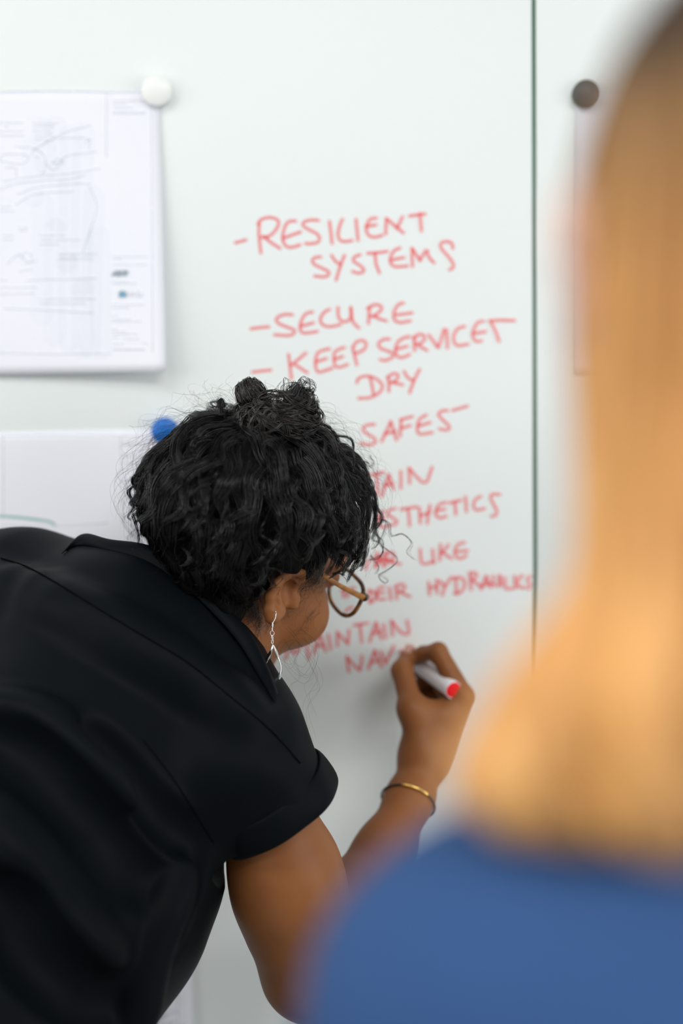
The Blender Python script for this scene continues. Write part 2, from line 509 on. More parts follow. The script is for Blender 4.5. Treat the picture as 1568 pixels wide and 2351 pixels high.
flat = lambda x, z: 0.0
LINES = [
 ('RESILIENT', A("""45,212 97,198; 165,115 162,150 165,200 172,262; 157,118 175,95 215,85 252,95 262,115 245,150 215,178 178,185; 185,180 225,212 268,240;
   346,103 318,104 298,120 284,160 282,195 292,222 312,235 345,230 368,222; 283,190 330,172 370,158; 460,100 420,98 388,108 382,125 410,145 450,165 466,187 458,208 425,216 395,215;
   515,105 522,160 528,215; 580,95 565,130 558,175 572,202 600,205 628,200; 648,95 653,150 658,200; 750,88 722,92 705,115 700,150 715,178 745,183 778,175; 698,130 748,122;
   800,92 798,130 796,168; 803,92 840,125 885,162; 852,140 865,115 880,82; 915,78 955,72 993,68; 968,65 970,100 975,152""")),
 ('SYSTEMS', A("""472,283 445,285 428,300 440,320 475,338 510,355 512,370 490,382 440,378; 525,275 545,305 570,322; 590,275 572,320 548,398;
   668,272 640,283 633,302 660,320 688,345 680,360 655,363 630,355; 705,265 755,262 805,255; 742,262 748,320 765,362; 868,238 840,250 820,285 820,310 840,330 905,328; 825,298 888,285;
   930,330 928,285 928,240; 930,242 968,300; 966,300 985,270 1003,244 1010,280 1038,312; 1132,240 1125,212 1095,205 1070,217 1076,242 1105,275 1130,310 1135,335 1115,346""")),
 ('SECURE', A("""122,642 165,636 212,632; 330,572 290,570 255,585 250,605 280,625 335,645 342,660 315,675 240,672; 430,558 400,565 380,590 368,630 375,660 410,662 455,655; 370,630 435,612;
   515,545 490,558 470,590 475,615 500,630 540,628 570,620; 558,535 560,580 575,603 600,605 622,585 622,535; 622,538 630,600 645,622 662,638;
   715,532 713,570 710,615; 705,540 740,521 770,525 775,545 750,570 725,580; 735,578 765,592 800,602; 885,513 860,520 838,560 840,595 865,610 920,602; 850,572 928,562""")),
 ('KEEP SERVICES', A("""130,858 175,853 222,848; 310,770 318,830 325,892; 398,762 360,795 322,825; 345,822 375,842 405,862; 515,742 480,750 453,768 445,820 455,857 480,855 530,838; 445,808 500,790;
   590,735 560,745 540,762 538,800 545,830 570,833 605,820; 540,795 582,780; 632,735 642,780 652,822; 632,735 650,707 682,699 700,718 685,748 645,765;
   815,692 785,695 760,715 768,738 800,750 835,768 828,785 795,800 768,795; 915,680 880,690 855,712 845,750 855,780 880,785 915,770; 845,745 905,728;
   940,680 940,750; 935,690 962,669 988,675 988,700 962,718; 945,715 1003,750; 1012,672 1035,705 1058,735; 1058,735 1075,690 1088,645; 1100,645 1103,690 1105,738;
   1190,630 1160,638 1138,670 1138,705 1155,725 1208,718; 1285,602 1255,612 1233,655 1235,690 1255,706 1275,700; 1235,665 1295,655; 1315,602 1360,598 1440,600; 1322,605 1350,665 1362,705""")),
 ('DRY', A("""718,885 728,925 735,968; 652,912 660,890 700,878 745,890 780,925 765,960 720,985 660,990; 808,880 812,915 812,955; 805,888 832,866 858,870 853,895 825,912; 825,910 882,922;
   888,855 908,890 935,900; 965,845 940,895 915,962""")),
 ('SAFE', A("""740,1120 700,1124 680,1145 700,1165 738,1188 745,1208 720,1222 670,1215; 775,1205 798,1160 822,1105; 822,1108 838,1155 850,1198; 790,1168 845,1155; 875,1095 870,1140 868,1180; 870,1097 930,1080; 872,1140 920,1125;
   1000,1072 965,1095 955,1140 965,1168 1030,1160; 958,1128 1020,1110; 1105,1050 1075,1053 1060,1072 1085,1100 1115,1130 1105,1148 1065,1142; 1130,1050 1165,1040 1205,1028""")),
 ('TAIN', B("""555,224 600,214 640,205; 600,215 604,275 606,330; 628,342 648,280 668,218; 668,220 682,262 695,302; 640,282 690,268; 735,200 737,250 736,296; 785,268 784,225 782,182; 784,184 822,228 858,262 885,255 898,215 912,178""")),
 ('ESTHETICS', B("""640,425 617,445 612,490 630,515 652,512; 612,470 650,460; 705,410 672,418 662,440 690,462 715,482 700,500 660,506; 735,415 780,408 825,400; 775,408 782,455 785,506; 840,405 843,450 846,492; 900,390 890,440 885,494; 845,452 900,428;
   990,375 955,385 935,415 935,450 960,463 992,452; 935,422 985,412; 1010,378 1075,362; 1040,370 1043,405 1045,442; 1100,343 1103,385 1105,427; 1185,340 1155,360 1145,393 1160,418 1207,408; 1292,330 1255,328 1240,342 1255,380 1275,418 1270,448 1245,453""")),
 ('LIKE', B("""540,752 545,728 550,702; 570,700 590,680 605,700 595,740; 590,740 608,672 640,738; 600,715 640,700; 655,728 655,690 656,655; 640,665 690,655 697,688 668,702; 668,700 700,715 735,722; 600,660 640,690 690,715;
   845,638 848,680 852,712 870,722 920,708; 915,640 918,680 922,716; 960,610 957,655 955,702; 1005,612 985,640 962,660; 970,655 1020,690; 1095,600 1060,610 1040,645 1045,680 1075,690 1105,672; 1050,652 1112,645""")),
 ('THEIR HYDRAULICS', B("""400,872 440,865 475,858; 412,905 418,880 440,872 448,890 430,908; 425,990 445,970 465,965; 560,870 562,905 565,940; 555,872 582,878 598,900 582,930 560,938; 640,850 610,860 600,890 610,920 648,918; 605,890 640,880; 672,855 676,890 680,922; 710,848 712,885 713,918; 705,850 735,835 760,842 752,866 720,880; 735,880 760,892 788,905;
   893,822 896,860 898,895; 938,810 940,850 940,885; 896,858 942,845; 955,815 970,835 985,845; 1022,795 985,845 970,897; 1045,800 1048,845 1050,888; 1035,802 1070,795 1095,820 1088,862 1060,886 1038,886; 1125,770 1128,820 1131,866; 1125,777 1153,765 1165,788 1137,810; 1140,812 1165,832 1192,850;
   1188,862 1205,820 1217,790; 1217,792 1230,825 1242,852; 1200,837 1242,830; 1255,788 1257,830 1275,846 1290,830 1292,785; 1292,788 1296,815 1302,842; 1320,795 1323,830 1327,860 1362,857; 1376,788 1378,820 1379,857; 1420,785 1400,800 1395,838 1410,853 1437,850; 1466,790 1447,798 1450,818 1465,835 1455,862""")),
 ('MAINTAIN', B("""88,1256 95,1215 102,1180; 102,1182 122,1208 142,1228; 142,1228 165,1195 182,1160; 206,1165 212,1210 218,1256; 246,1225 262,1165 280,1110; 280,1112 298,1165 312,1212; 262,1187 302,1175; 330,1120 335,1160 342,1200; 380,1182 379,1140 380,1105; 382,1108 412,1142 440,1170; 440,1170 443,1130 446,1093;
   472,1066 512,1060 552,1053; 508,1060 512,1110 517,1162; 562,1157 580,1100 598,1050; 598,1052 612,1098 627,1142; 578,1112 622,1100; 640,1060 645,1098 652,1137; 690,1122 687,1080 685,1040; 688,1042 720,1085 750,1112 782,1108 772,1038""")),
 ('NAV', B("""443,1328 437,1285 432,1243; 434,1246 470,1290 505,1320; 505,1318 515,1280 516,1238; 553,1312 570,1260 590,1208; 590,1210 608,1255 628,1302; 565,1277 618,1262; 622,1213 636,1245 650,1280; 650,1280 672,1235 696,1184""")),
]
for word, st in LINES:
    h = ribbons('handwriting', st, 0.0031, flat, M_redink, board_main, step=0.00006)
    h['label'] = 'red handwriting'

# ------------------------------------------------------------------ papers
def paper(corner_px, w, hgt, label, lift=(0.0015, 0.0), right_edge=True, group=None, nx=40, nz=30):
    """corner_px: pixel of the upper corner that is in view (right one, or left one)."""
    c = W(*corner_px)
    x1 = c[0] if right_edge else c[0] + w
    x0, z1 = x1 - w, c[2]
    z0 = z1 - hgt

    def y_of(x, z):
        u = min(max((x - x0) / w, 0), 1); v = min(max((z1 - z) / hgt, 0), 1)
        return -(0.0012 + lift[0] * v + lift[1] * v ** 1.6 * u ** 3)
    xs, zs = np.linspace(x0, x1, nx), np.linspace(z0, z1, nz)
    V = np.array([[x, y_of(x, z), z] for z in zs for x in xs])
    i = np.arange(nx * nz).reshape(nz, nx)
    F = np.stack([i[:-1, :-1], i[:-1, 1:], i[1:, 1:], i[1:, :-1]], -1).reshape(-1, 4)
    r = empty('paper_sheet', ((x0 + x1) / 2, 0, z0))
    tag(r, label, 'paper', group)
    o = mesh_np('sheet', V, F, M_paper, r)
    s = o.modifiers.new('thickness', 'SOLIDIFY'); s.thickness = 0.00025; s.offset = 1
    return r, y_of


def T(s):
    return [[(float(a.split(',')[0]) / 3.311, 150 + float(a.split(',')[1]) / 3.311) for a in st.split()] for st in s.split(';') if st.strip()]


def bars(rows, jag=2.2, pitch=7.0):
    """Rows of small print: short wavering strokes along each row."""
    out = []
    for x0, y0, x1 in rows:
        x = x0
        while x < x1:
            e = min(x + random.uniform(12, 40), x1)
            n = max(3, int((e - x) / pitch))
            out.append([(x + (e - x) * i / (n - 1), y0 + random.uniform(-jag, jag)) for i in range(n)])
            x = e + random.uniform(4, 9)
    return [[(a / 3.311, 150 + b / 3.311) for a, b in st] for st in out]


p1, y1 = paper((366, 204), 0.398, 0.283, 'large printed drawing sheet hanging under the white magnet', (0.002, 0.021))
wash = ribbons('pale_wash', T("330,480 360,800; 430,470 450,1200; 540,540 520,1500; 640,520 620,1700; 250,620 260,1000; 330,1050 330,1900; 430,1250 430,2050; 530,1500 540,2100; 720,1000 700,2150; 640,1700 640,2150; 760,1300 790,2150"),
               0.022, y1, M_wash, p1, step=0.00003, y0=0.0006)
ribbons('line_drawing', T("""0,735 40,680 215,690 170,752 0,732; 120,620 250,630 270,640; 270,640 340,600 480,520 690,460; 240,690 270,640 345,700 345,800 330,820; 330,600 420,560 640,555 690,570; 400,745 440,715 500,745 400,748; 30,885 250,850 500,830 760,790;
   0,950 120,905 320,880 520,870 650,840; 140,980 300,930 520,910 640,900; 130,1060 230,1000 330,975 560,965; 45,780 130,780 130,850; 60,1515 110,1470 155,1435; 170,1480 190,1425 240,1440 250,1490 200,1510; 155,1435 210,1500 285,1490; 155,1570 250,1550; 215,1640 300,1632 500,1630 740,1622; 0,1740 270,1735; 40,1850 300,1860 720,1885;
   650,590 690,565 680,640; 0,205 250,198 540,200 820,208 1140,210; 810,210 812,700; 1150,320 1160,900 1170,1600 1180,2180; 0,2185 400,2195 860,2190; 0,1640 60,1635; 345,740 420,800 500,700 740,660; 690,930 740,1080 700,1240 640,1420"""),
        0.0012, y1, M_print, p1, step=0.000008, y0=0.0009)
ribbons('printed_text', bars([(0, 440, 175), (40, 470, 65), (0, 505, 180), (0, 538, 185), (255, 445, 440), (255, 470, 410), (255, 503, 390), (270, 535, 400), (265, 563, 360), (15, 1080, 85), (10, 1110, 110), (35, 1297, 105), (35, 1328, 105), (150, 1240, 215), (155, 1260, 205),
                            (310, 1298, 495), (315, 1332, 610), (315, 1364, 450), (455, 1440, 745), (460, 1475, 715), (0, 1690, 280), (310, 1780, 740), (310, 1812, 665), (650, 905, 695), (270, 703, 300), (320, 820, 350),
                            (860, 272, 1100), (860, 295, 960), (865, 326, 1010), (862, 358, 1115), (862, 370, 1105), (835, 232, 865), (870, 1460, 1130), (870, 1475, 935), (868, 1520, 1135), (868, 1648, 985), (868, 1662, 1045), (868, 1822, 1110), (868, 1845, 1000), (868, 1910, 915), (870, 1935, 1020), (870, 1948, 1085),
                            (870, 2008, 910), (872, 2025, 985), (880, 2045, 1060), (875, 2070, 910), (960, 2080, 1070), (880, 2118, 955), (1100, 2115, 1140), (875, 2155, 1115), (880, 2162, 1110)]), 0.0011, y1, M_print, p1, step=0.000002, y0=0.0011)
ribbons('firm_logo', T("868,1602 884,1568 900,1602; 874,1590 894,1590; 906,1602 906,1568; 906,1568 924,1568 926,1580 908,1585; 916,1585 930,1602; 936,1568 936,1595 946,1603 956,1595 956,1568; 966,1602 966,1568; 966,1568 984,1568 988,1578 982,1586 968,1587"),
        0.0021, y1, M_print2, p1, step=0.00001, y0=0.0012)
ribbons('client_logo', T("920,1735 945,1718 965,1730; 925,1750 925,1728; 965,1750 965,1728; 920,1760 968,1760"), 0.0018, y1, M_print2, p1, step=0.00001, y0=0.0012)
ribbons('client_logo', T("935,1742 957,1742; 935,1750 957,1750"), 0.003, y1, M_printblue, p1, step=0.00001, y0=0.0013)
ribbons('client_logo', T("975,1725 972,1765 985,1762; 992,1745 1010,1742 1005,1730 990,1740 995,1760 1012,1758; 1020,1745 1038,1742 1033,1730 1018,1740 1023,1760 1040,1758; 1062,1760 1048,1755 1050,1738 1064,1738; 1066,1722 1066,1762; 1098,1738 1080,1735 1080,1746 1100,1752 1095,1764 1078,1762"), 0.0016, y1, M_print, p1, step=0.00001, y0=0.0012)

p2, y2 = paper((396, 984), 0.398, 0.285, 'printed sheet under the blue magnet with a teal pen line', (0.001, 0.004))
def U(s):
    return [[(float(a.split(',')[0]) / 3.733, 900 + float(a.split(',')[1]) / 3.733) for a in st.split()] for st in s.split(';') if st.strip()]
ribbons('printed_frame', U("0,378 300,372 700,372 1000,372 1180,378; 1035,385 1040,800 1045,1100; 0,1140 500,1150 920,1120; 30,380 30,1060"), 0.0011, y2, M_print, p2, step=0.00001, y0=0.0008)
ribbons('printed_text', [[((a * 3.733) / 3.733, b) for a, b in st] for st in [[(280 + i * 6, yy + random.uniform(-.7, .7)) for i in range(nn)] for yy, nn in ((1016, 7), (1020, 9), (1043, 6), (1049, 8), (1062, 7), (1100, 8), (1106, 9))]], 0.0015, y2, M_print, p2, step=0.00001, y0=0.0008)
ribbons('pen_line', U("0,1062 150,1072 320,1092 420,1108 470,1130"), 0.0028, y2, M_teal, p2)

p3, y3 = paper((424, 1775), 0.398, 0.285, 'printed sheet low on the board beside her hip', (0.0015, 0.004))
def Q(s):
    return [[(300 + float(a.split(',')[0]) / 3.136, 1900 + float(a.split(',')[1]) / 3.136) for a in st.split()] for st in s.split(';') if st.strip()]
ribbons('printed_frame', Q("335,1020 342,1200 350,1420; 160,1305 345,1300; 180,1320 345,1316; 200,1205 345,1200; 270,1105 340,1105; 280,1380 285,1420; 280,1385 320,1380; 170,1355 260,1350; 160,1400 280,1395"), 0.0011, y3, M_print, p3, step=0.00001, y0=0.0008)
ribbons('printed_text', [[(300 + a / 3.136, 1900 + b / 3.136) for a, b in st] for st in [[(x0 + i * 9, yy + random.uniform(-3, 3)) for i in range(nn)] for x0, yy, nn in ((275, 1130, 4), (190, 1245, 6), (195, 1252, 5), (200, 1340, 6), (205, 1372, 5), (290, 1395, 3), (300, 1150, 4), (200, 1330, 9))]], 0.0014, y3, M_print2, p3, step=0.00001, y0=0.0008)

p4, y4 = paper((1322, 212), 0.398, 0.283, 'white sheet under the dark magnet, mostly behind blond hair', (0.0004, 0.001), right_edge=False)


def magnet(px, py, rad, m, label, y=-0.0045, th=0.0085):
    c = W(px, py)
    o = lathe('magnet', [(rad * 0.97, 0.0), (rad, 0.0008), (rad, th - 0.0016), (rad * 0.985, th - 0.0006), (rad * 0.94, th), (0.0003, th)], (c[0], y + 0.0028, c[2]), (0, -1, 0), m, None, 56)
    tag(o, label, 'magnet', 'round board magnets')
    return o


magnet(362, 211, 0.0152, M_magw, 'white round magnet at the corner of the drawing sheet')
magnet(380, 988, 0.0136, M_magb, 'blue round magnet behind the dark curly hair')
magnet(1343, 219, 0.0139, M_magd, 'dark brown round magnet on the right board panel')

# ------------------------------------------------------------------ people: shared
SKIN = dict(rough=0.5, spec=0.28, sss=0.10)
M_skin = mat('brown_skin', (0.285, 0.108, 0.033), noise=(26, (0.25, 0.088, 0.027), 0.8), bump=(420, 0.12, 0.0006), **SKIN)
M_skin2 = mat('fair_skin', (0.66, 0.40, 0.29), noise=(26, (0.62, 0.34, 0.25), 0.8), **SKIN)
M_lip = mat('lips', (0.40, 0.12, 0.09), 0.4, noise=(60, (0.36, 0.1, 0.08), 0.6))
M_eye = mat('eye_white', (0.75, 0.72, 0.68), 0.15, noise=(40, (0.7, 0.66, 0.62), 0.6))
M_iris = mat('dark_iris', (0.03, 0.018, 0.012), 0.1, noise=(90, (0.05, 0.03, 0.02), 0.6))
M_nail = mat('fingernail', (0.62, 0.33, 0.25), 0.25, noise=(80, (0.58, 0.3, 0.23), 0.6))


def head_prims(H, ears=(1, -1)):
    """H maps head-local (x right, y forward, z up, metres) to the world."""
    R = H[:3, :3]
    p = lambda x, y, z: H[:3, :3] @ np.array([x, y, z]) + H[:3, 3]
    L = [ell(p(0, -0.012, 0.036), (0.0715, 0.091, 0.073), R, 0.02),
         ell(p(0, 0.026, -0.034), (0.0595, 0.062, 0.090), R, 0.03),
         cone(p(0, 0.062, -0.101), p(0, 0.056, -0.096), 0.0175, 0.018, 0.025),
         ell(p(0, 0.070, 0.045), (0.05, 0.014, 0.028), R, 0.02)]
    for s in (1, -1):
        L += [cone(p(s * 0.054, 0.002, -0.064), p(s * 0.022, 0.056, -0.101), 0.020, 0.018, 0.025),
              ell(p(s * 0.045, 0.056, -0.042), (0.027, 0.031, 0.030), R, 0.02),
              cone(p(s * 0.014, 0.083, 0.019), p(s * 0.046, 0.069, 0.017), 0.006, 0.0055, 0.014),
              ell(p(s * 0.031, 0.098, 0.001), (0.017, 0.014, 0.012), R, 0.012, '-'),
              ell(p(s * 0.031, 0.077, 0.000), (0.0155, 0.0115, 0.0115), R, 0.004),
              cone(p(s * 0.014, 0.095, -0.041), p(s * 0.011, 0.098, -0.041), 0.0065, 0.006, 0.006)]
    L += [cone(p(0, 0.086, 0.008), p(0, 0.106, -0.033), 0.0065, 0.009, 0.010),
          ell(p(0, 0.105, -0.037), (0.0095, 0.010, 0.008), R, 0.008),
          cone(p(-0.019, 0.081, -0.062), p(0, 0.0885, -0.060), 0.004, 0.0055, 0.006),
          cone(p(0.019, 0.081, -0.062), p(0, 0.0885, -0.060), 0.004, 0.0055, 0.006),
          cone(p(-0.016, 0.081, -0.067), p(0, 0.0875, -0.0695), 0.004, 0.006, 0.006),
          cone(p(0.016, 0.081, -0.067), p(0, 0.0875, -0.0695), 0.004, 0.006, 0.006),
          cone(p(-0.018, 0.0865, -0.0645), p(0, 0.0945, -0.0645), 0.0012, 0.0014, 0.003, '-'),
          cone(p(0.018, 0.0865, -0.0645), p(0, 0.0945, -0.0645), 0.0012, 0.0014, 0.003, '-')]
    for s in ears:
        e = lambda x, y, z: p(s * x, y - 0.004, z - 0.005)
        rim = [(0.073, 0.008, 0.004), (0.0755, 0.014, 0.016), (0.082, 0.011, 0.026), (0.089, -0.002, 0.030), (0.095, -0.014, 0.025), (0.0975, -0.0205, 0.011),
               (0.0950, -0.0195, -0.005), (0.0885, -0.0125, -0.018), (0.082, -0.004, -0.029)]
        rr = [0.0032, 0.0036, 0.0042, 0.0045, 0.0045, 0.0043, 0.0042, 0.0044, 0.0062]
        L += [ell(e(0.077, -0.006, 0.004), (0.0065, 0.0165, 0.023), R @ np.array([[math.cos(s * .55), -math.sin(s * .55), 0], [math.sin(s * .55), math.cos(s * .55), 0], [0, 0, 1]]), 0.008),
              ell(e(0.089, 0.001, -0.001), (0.009, 0.010, 0.015), R, 0.006, '-')]
        L += chain([e(*q) for q in rim], rr, 0.004)
        L += [cone(e(0.081, -0.004, -0.029), e(0.078, 0.002, -0.034), 0.0062, 0.0055, 0.006),
              cone(e(0.083, -0.010, 0.014), e(0.084, -0.012, -0.008), 0.0028, 0.003, 0.004),
              cone(e(0.0765, 0.008, -0.004), e(0.0765, 0.008, -0.010), 0.0035, 0.0035, 0.005)]
    return L


def eyes(H, parent, iris_m):
    p = lambda x, y, z: H[:3, :3] @ np.array([x, y, z]) + H[:3, 3]
    f = H[:3, :3] @ np.array([0, 1.0, -0.12])
    for s in (1, -1):
        c = p(s * 0.031, 0.0795, 0.0)
        th = np.linspace(0.02, math.pi - 0.02, 14)
        e = lathe('eye', [(0.0115 * math.sin(t), 0.0115 * math.cos(t)) for t in th], c, f, M_eye, parent, 24)
        c2 = c + f / np.linalg.norm(f) * 0.0098
        lathe('iris', [(0.0052, 0.0), (0.0048, 0.0012), (0.003, 0.0019), (0.0004, 0.0021)], c2, f, iris_m, e, 20)


def face_axes(Rc, t):
    H = np.eye(4)
    H[:3, :3] = CAMR @ Rc
    H[:3, 3] = CAMR @ t + CAM_POS
    return H


# ------------------------------------------------------------------ the writing woman
YAW = math.radians(10)
_R = np.array([[0.435, 0.760, 0.484], [-0.459, -0.275, 0.845], [0.775, -0.589, 0.229]])
_R = np.stack([_R[:, 0] * math.cos(YAW) + _R[:, 1] * math.sin(YAW), _R[:, 1] * math.cos(YAW) - _R[:, 0] * math.sin(YAW), _R[:, 2]], 1)
HA = face_axes(_R, np.array([-0.0835, -0.0270, -1.2921]))
# columns -> exact rotation
q, _ = np.linalg.qr(HA[:3, :3]); HA[:3, :3] = q * np.sign(np.sum(q * HA[:3, :3], axis=0))
hl = lambda x, y, z: HA[:3, :3] @ np.array([x, y, z], float) + HA[:3, 3]
HS = -0.080                                        # depth shift of the writing hand
Hd = lambda px, py, d: P(px, py, d + HS)

SH_R, SH_L = P(565, 1745, 1.20), P(-70, 1400, 1.36)
ELB = P(716, 2228, 1.275)
WR = Hd(977, 1738, 1.49)
arm_r = [cone(P(585, 1770, 1.205), P(662, 2040, 1.235), 0.040, 0.0425, 0.02),
         cone(P(662, 2040, 1.235), ELB, 0.0425, 0.040, 0.03),
         cone(P(680, 2130, 1.25), P(656, 1990, 1.228), 0.040, 0.041, 0.02),
         cone(ELB, P(808, 2078, 1.31), 0.0385, 0.0345, 0.03),
         cone(P(808, 2078, 1.31), P(884, 1955, 1.35), 0.0345, 0.0262, 0.02),
         cone(P(884, 1955, 1.35), P(942, 1832, 1.388), 0.0262, 0.0205, 0.02),
         cone(P(942, 1832, 1.388), WR, 0.0205, 0.0172, 0.02)]
K_I, K_M, K_R, K_P = Hd(1063, 1600, 1.493), Hd(1058, 1612, 1.512), Hd(1046, 1628, 1.530), Hd(1030, 1648, 1.546)
hand_r = [cone(WR, K_I, 0.0170, 0.0112, 0.02), cone(WR, K_M, 0.0172, 0.0112, 0.02), cone(WR, K_R, 0.0172, 0.0108, 0.02), cone(WR, K_P, 0.0160, 0.010, 0.02)]
hand_r += chain([K_I, Hd(1006, 1496, 1.503), Hd(972, 1501, 1.522), Hd(951, 1511, 1.533)], [0.0113, 0.0092, 0.0078, 0.0068], 0.004)
hand_r += chain([K_M, Hd(1010, 1524, 1.534), Hd(974, 1530, 1.546), Hd(952, 1540, 1.549)], [0.0112, 0.0090, 0.0076, 0.0066], 0.003)
hand_r += chain([K_R, Hd(1002, 1552, 1.549), Hd(972, 1562, 1.555), Hd(958, 1580, 1.553)], [0.0108, 0.0086, 0.0073, 0.0064], 0.003)
hand_r += chain([K_P, Hd(994, 1592, 1.5575), Hd(972, 1604, 1.558), Hd(960, 1620, 1.554)], [0.0098, 0.0074, 0.0064, 0.0056], 0.003)
hand_r += [cone(Hd(969, 1712, 1.484), Hd(946, 1628, 1.482), 0.0165, 0.0120, 0.014),       # thenar
           cone(Hd(946, 1628, 1.482), Hd(1010, 1640, 1.492), 0.0115, 0.012, 0.016)]
hand_r += chain([Hd(946, 1628, 1.482), Hd(923, 1540, 1.508), Hd(937, 1506, 1.530)], [0.0118, 0.0104, 0.0080], 0.006)
# left arm hangs on the far side of the body, forearm forward
EL = P(-190, 2120, 1.27); WL = P(40, 2440, 1.34)
arm_l = [cone(SH_L, EL, 0.050, 0.040, 0.02), cone(EL, WL, 0.038, 0.023, 0.03)]
d_ = (WL - EL) / np.linalg.norm(WL - EL)
side = np.cross(d_, [0, 1.0, 0]); side /= np.linalg.norm(side); nrm = np.cross(side, d_)
for i, (o, ln) in enumerate(((-0.028, .062), (-0.009, .072), (0.009, .068), (0.026, .054))):
    k = WL + d_ * 0.075 + side * o
    arm_l += [cone(WL, k, 0.019, 0.0105, 0.018)] + chain([k, k + d_ * ln * .5 + nrm * .006, k + d_ * ln * .8 + nrm * .018, k + d_ * ln * .9 + nrm * .032], [0.0105, 0.0088, 0.0078, 0.0066], 0.003)
t0 = WL + d_ * 0.02 - side * 0.012
arm_l += chain([t0, t0 + d_ * .035 - side * .03 + nrm * .008, t0 + d_ * .065 - side * .038 + nrm * .014, t0 + d_ * .088 - side * .034 + nrm * .02], [0.015, 0.0115, 0.0095, 0.0075], 0.006)

NECK0 = hl(0, -0.022, -0.055)
C7 = P(345, 1425, 1.325)
neck = [cone(NECK0, C7, 0.050, 0.044, 0.03), cone(hl(0, 0.01, -0.07), P(430, 1530, 1.32), 0.042, 0.044, 0.03)]
HIP = P(-240, 2440, 1.13)
trunk = [cone(P(20, 1450, 1.33), P(480, 1670, 1.25), 0.055, 0.055, 0.04), cone(P(230, 1600, 1.29), P(0, 2000, 1.21), 0.095, 0.115, 0.05),
         cone(P(0, 2000, 1.21), HIP, 0.115, 0.125, 0.05)]
# the ear that faces the camera: folded rim, hollow, ridge, lobe
rim_r = [P(694, 1330, 1.243), P(692, 1315, 1.238), P(677, 1311, 1.233), P(655, 1320, 1.229), P(634, 1342, 1.227), P(620, 1372, 1.227), P(618, 1398, 1.229), P(626, 1415, 1.233)]
ear_r = [cone(q + FWD * 0.006, P(672 - i * 3, 1342 + i * 8, 1.256), 0.0034, 0.005, 0.005) for i, q in enumerate(rim_r[1:7])]
ear_r += chain([P(678, 1337, 1.241), P(655, 1348, 1.2375), P(641, 1374, 1.237), P(642, 1398, 1.239)], [0.0030, 0.0034, 0.0034, 0.0036], 0.006)
ear_r += [ell(P(664, 1362, 1.240), (0.0075, 0.0115, 0.010), CAMR, 0.004, '-')]
ear_r += chain(rim_r, [0.0034, 0.0038, 0.0042, 0.0044, 0.0045, 0.0045, 0.0047, 0.0052], 0.0025)
ear_r += [cone(rim_r[-1], P(636, 1408, 1.240), 0.0054, 0.006, 0.008), cone(P(679, 1376, 1.254), P(676, 1390, 1.254), 0.0034, 0.0034, 0.008)]
body_prims = head_prims(HA, (-1,)) + ear_r + neck + trunk + arm_l + arm_r + hand_r

woman = empty('person', (HIP[0], HIP[1], 0.0))
tag(woman, 'dark-haired woman in black short-sleeved shirt bending to write on the board', 'person')
body = sdf_mesh('body', body_prims, 0.0017, M_skin, woman)
body.data.materials.append(M_lip)
bv = np.empty(len(body.data.polygons) * 3); body.data.polygons.foreach_get('center', bv); bv = bv.reshape(-1, 3)
lv = (bv - HA[:3, 3]) @ HA[:3, :3]
lip = (np.abs(lv[:, 0]) < 0.021) & (lv[:, 1] > 0.078) & (lv[:, 2] < -0.0585 + 0.04 * np.abs(lv[:, 0])) & (lv[:, 2] > -0.0745 + 0.35 * np.abs(lv[:, 0]))
body.data.polygons.foreach_set('material_index', lip.astype(np.int32))
eyes(HA, body, M_iris)
# thumb nail
tn, ti = Hd(937, 1506, 1.530), Hd(923, 1540, 1.508)
tz = (tn - ti) / np.linalg.norm(tn - ti)
out = hit(body_prims, 931, 1508) ; on = out - (ti + tz * ((out - ti) @ tz)); on /= np.linalg.norm(on)
sx = np.cross(tz, on)
NV = []
for a in np.linspace(-0.006, 0.0085, 7):
    for b in np.linspace(-1, 1, 7):
        wdt = 0.0055 * (1 - 0.25 * abs(a) / 0.008)
        ang = b * 0.62
        NV.append(ti + tz * ((tn - ti) @ tz + a) + (on * math.cos(ang) + sx * math.sin(ang)) * 0.0088)
ni = np.arange(49).reshape(7, 7)
nail = mesh_np('fingernail', np.array(NV), np.stack([ni[:-1, :-1], ni[:-1, 1:], ni[1:, 1:], ni[1:, :-1]], -1).reshape(-1, 4), M_nail, body)
s = nail.modifiers.new('thickness', 'SOLIDIFY'); s.thickness = 0.0006

# ------------------------------------------------------------------ shirt
M_shirt = mat('black_satin_cotton', (0.0034, 0.0048, 0.0062), 0.52, spec=0.045, noise=(9, (0.0040, 0.0055, 0.0070), 0.7), bump=(900, 0.12, 0.0004))
M_seam = mat('black_seam_thread', (0.0015, 0.002, 0.002), 0.95, spec=0.02, noise=(200, (0.003, 0.004, 0.004), 0.8))
SL0, SL1 = P(556, 1745, 1.20), P(638, 1858, 1.213)
axis_s = (SL1 - SL0) / np.linalg.norm(SL1 - SL0)
shirt_out = [cone(P(-60, 1405, 1.37), P(60, 1430, 1.34), 0.074, 0.080, 0.03),
             cone(P(60, 1430, 1.34), P(300, 1500, 1.29), 0.080, 0.082, 0.04),
             cone(P(300, 1500, 1.29), P(515, 1695, 1.235), 0.080, 0.057, 0.04),
             cone(P(370, 1435, 1.29), P(515, 1625, 1.25), 0.052, 0.046, 0.04),
             cone(P(250, 1640, 1.265), P(60, 1930, 1.215), 0.125, 0.155, 0.06),
             cone(P(60, 1930, 1.215), P(-130, 2340, 1.14), 0.153, 0.150, 0.05),
             cone(P(-140, 2340, 1.14), P(-255, 2520, 1.12), 0.147, 0.150, 0.05),
             cone(P(300, 1830, 1.235), P(250, 2080, 1.22), 0.075, 0.078, 0.05),
             cone(SL0, SL1, 0.0580, 0.0530, 0.035),
             cone(SL1, SL1 + axis_s * 0.018, 0.0530, 0.0530, 0.01)]
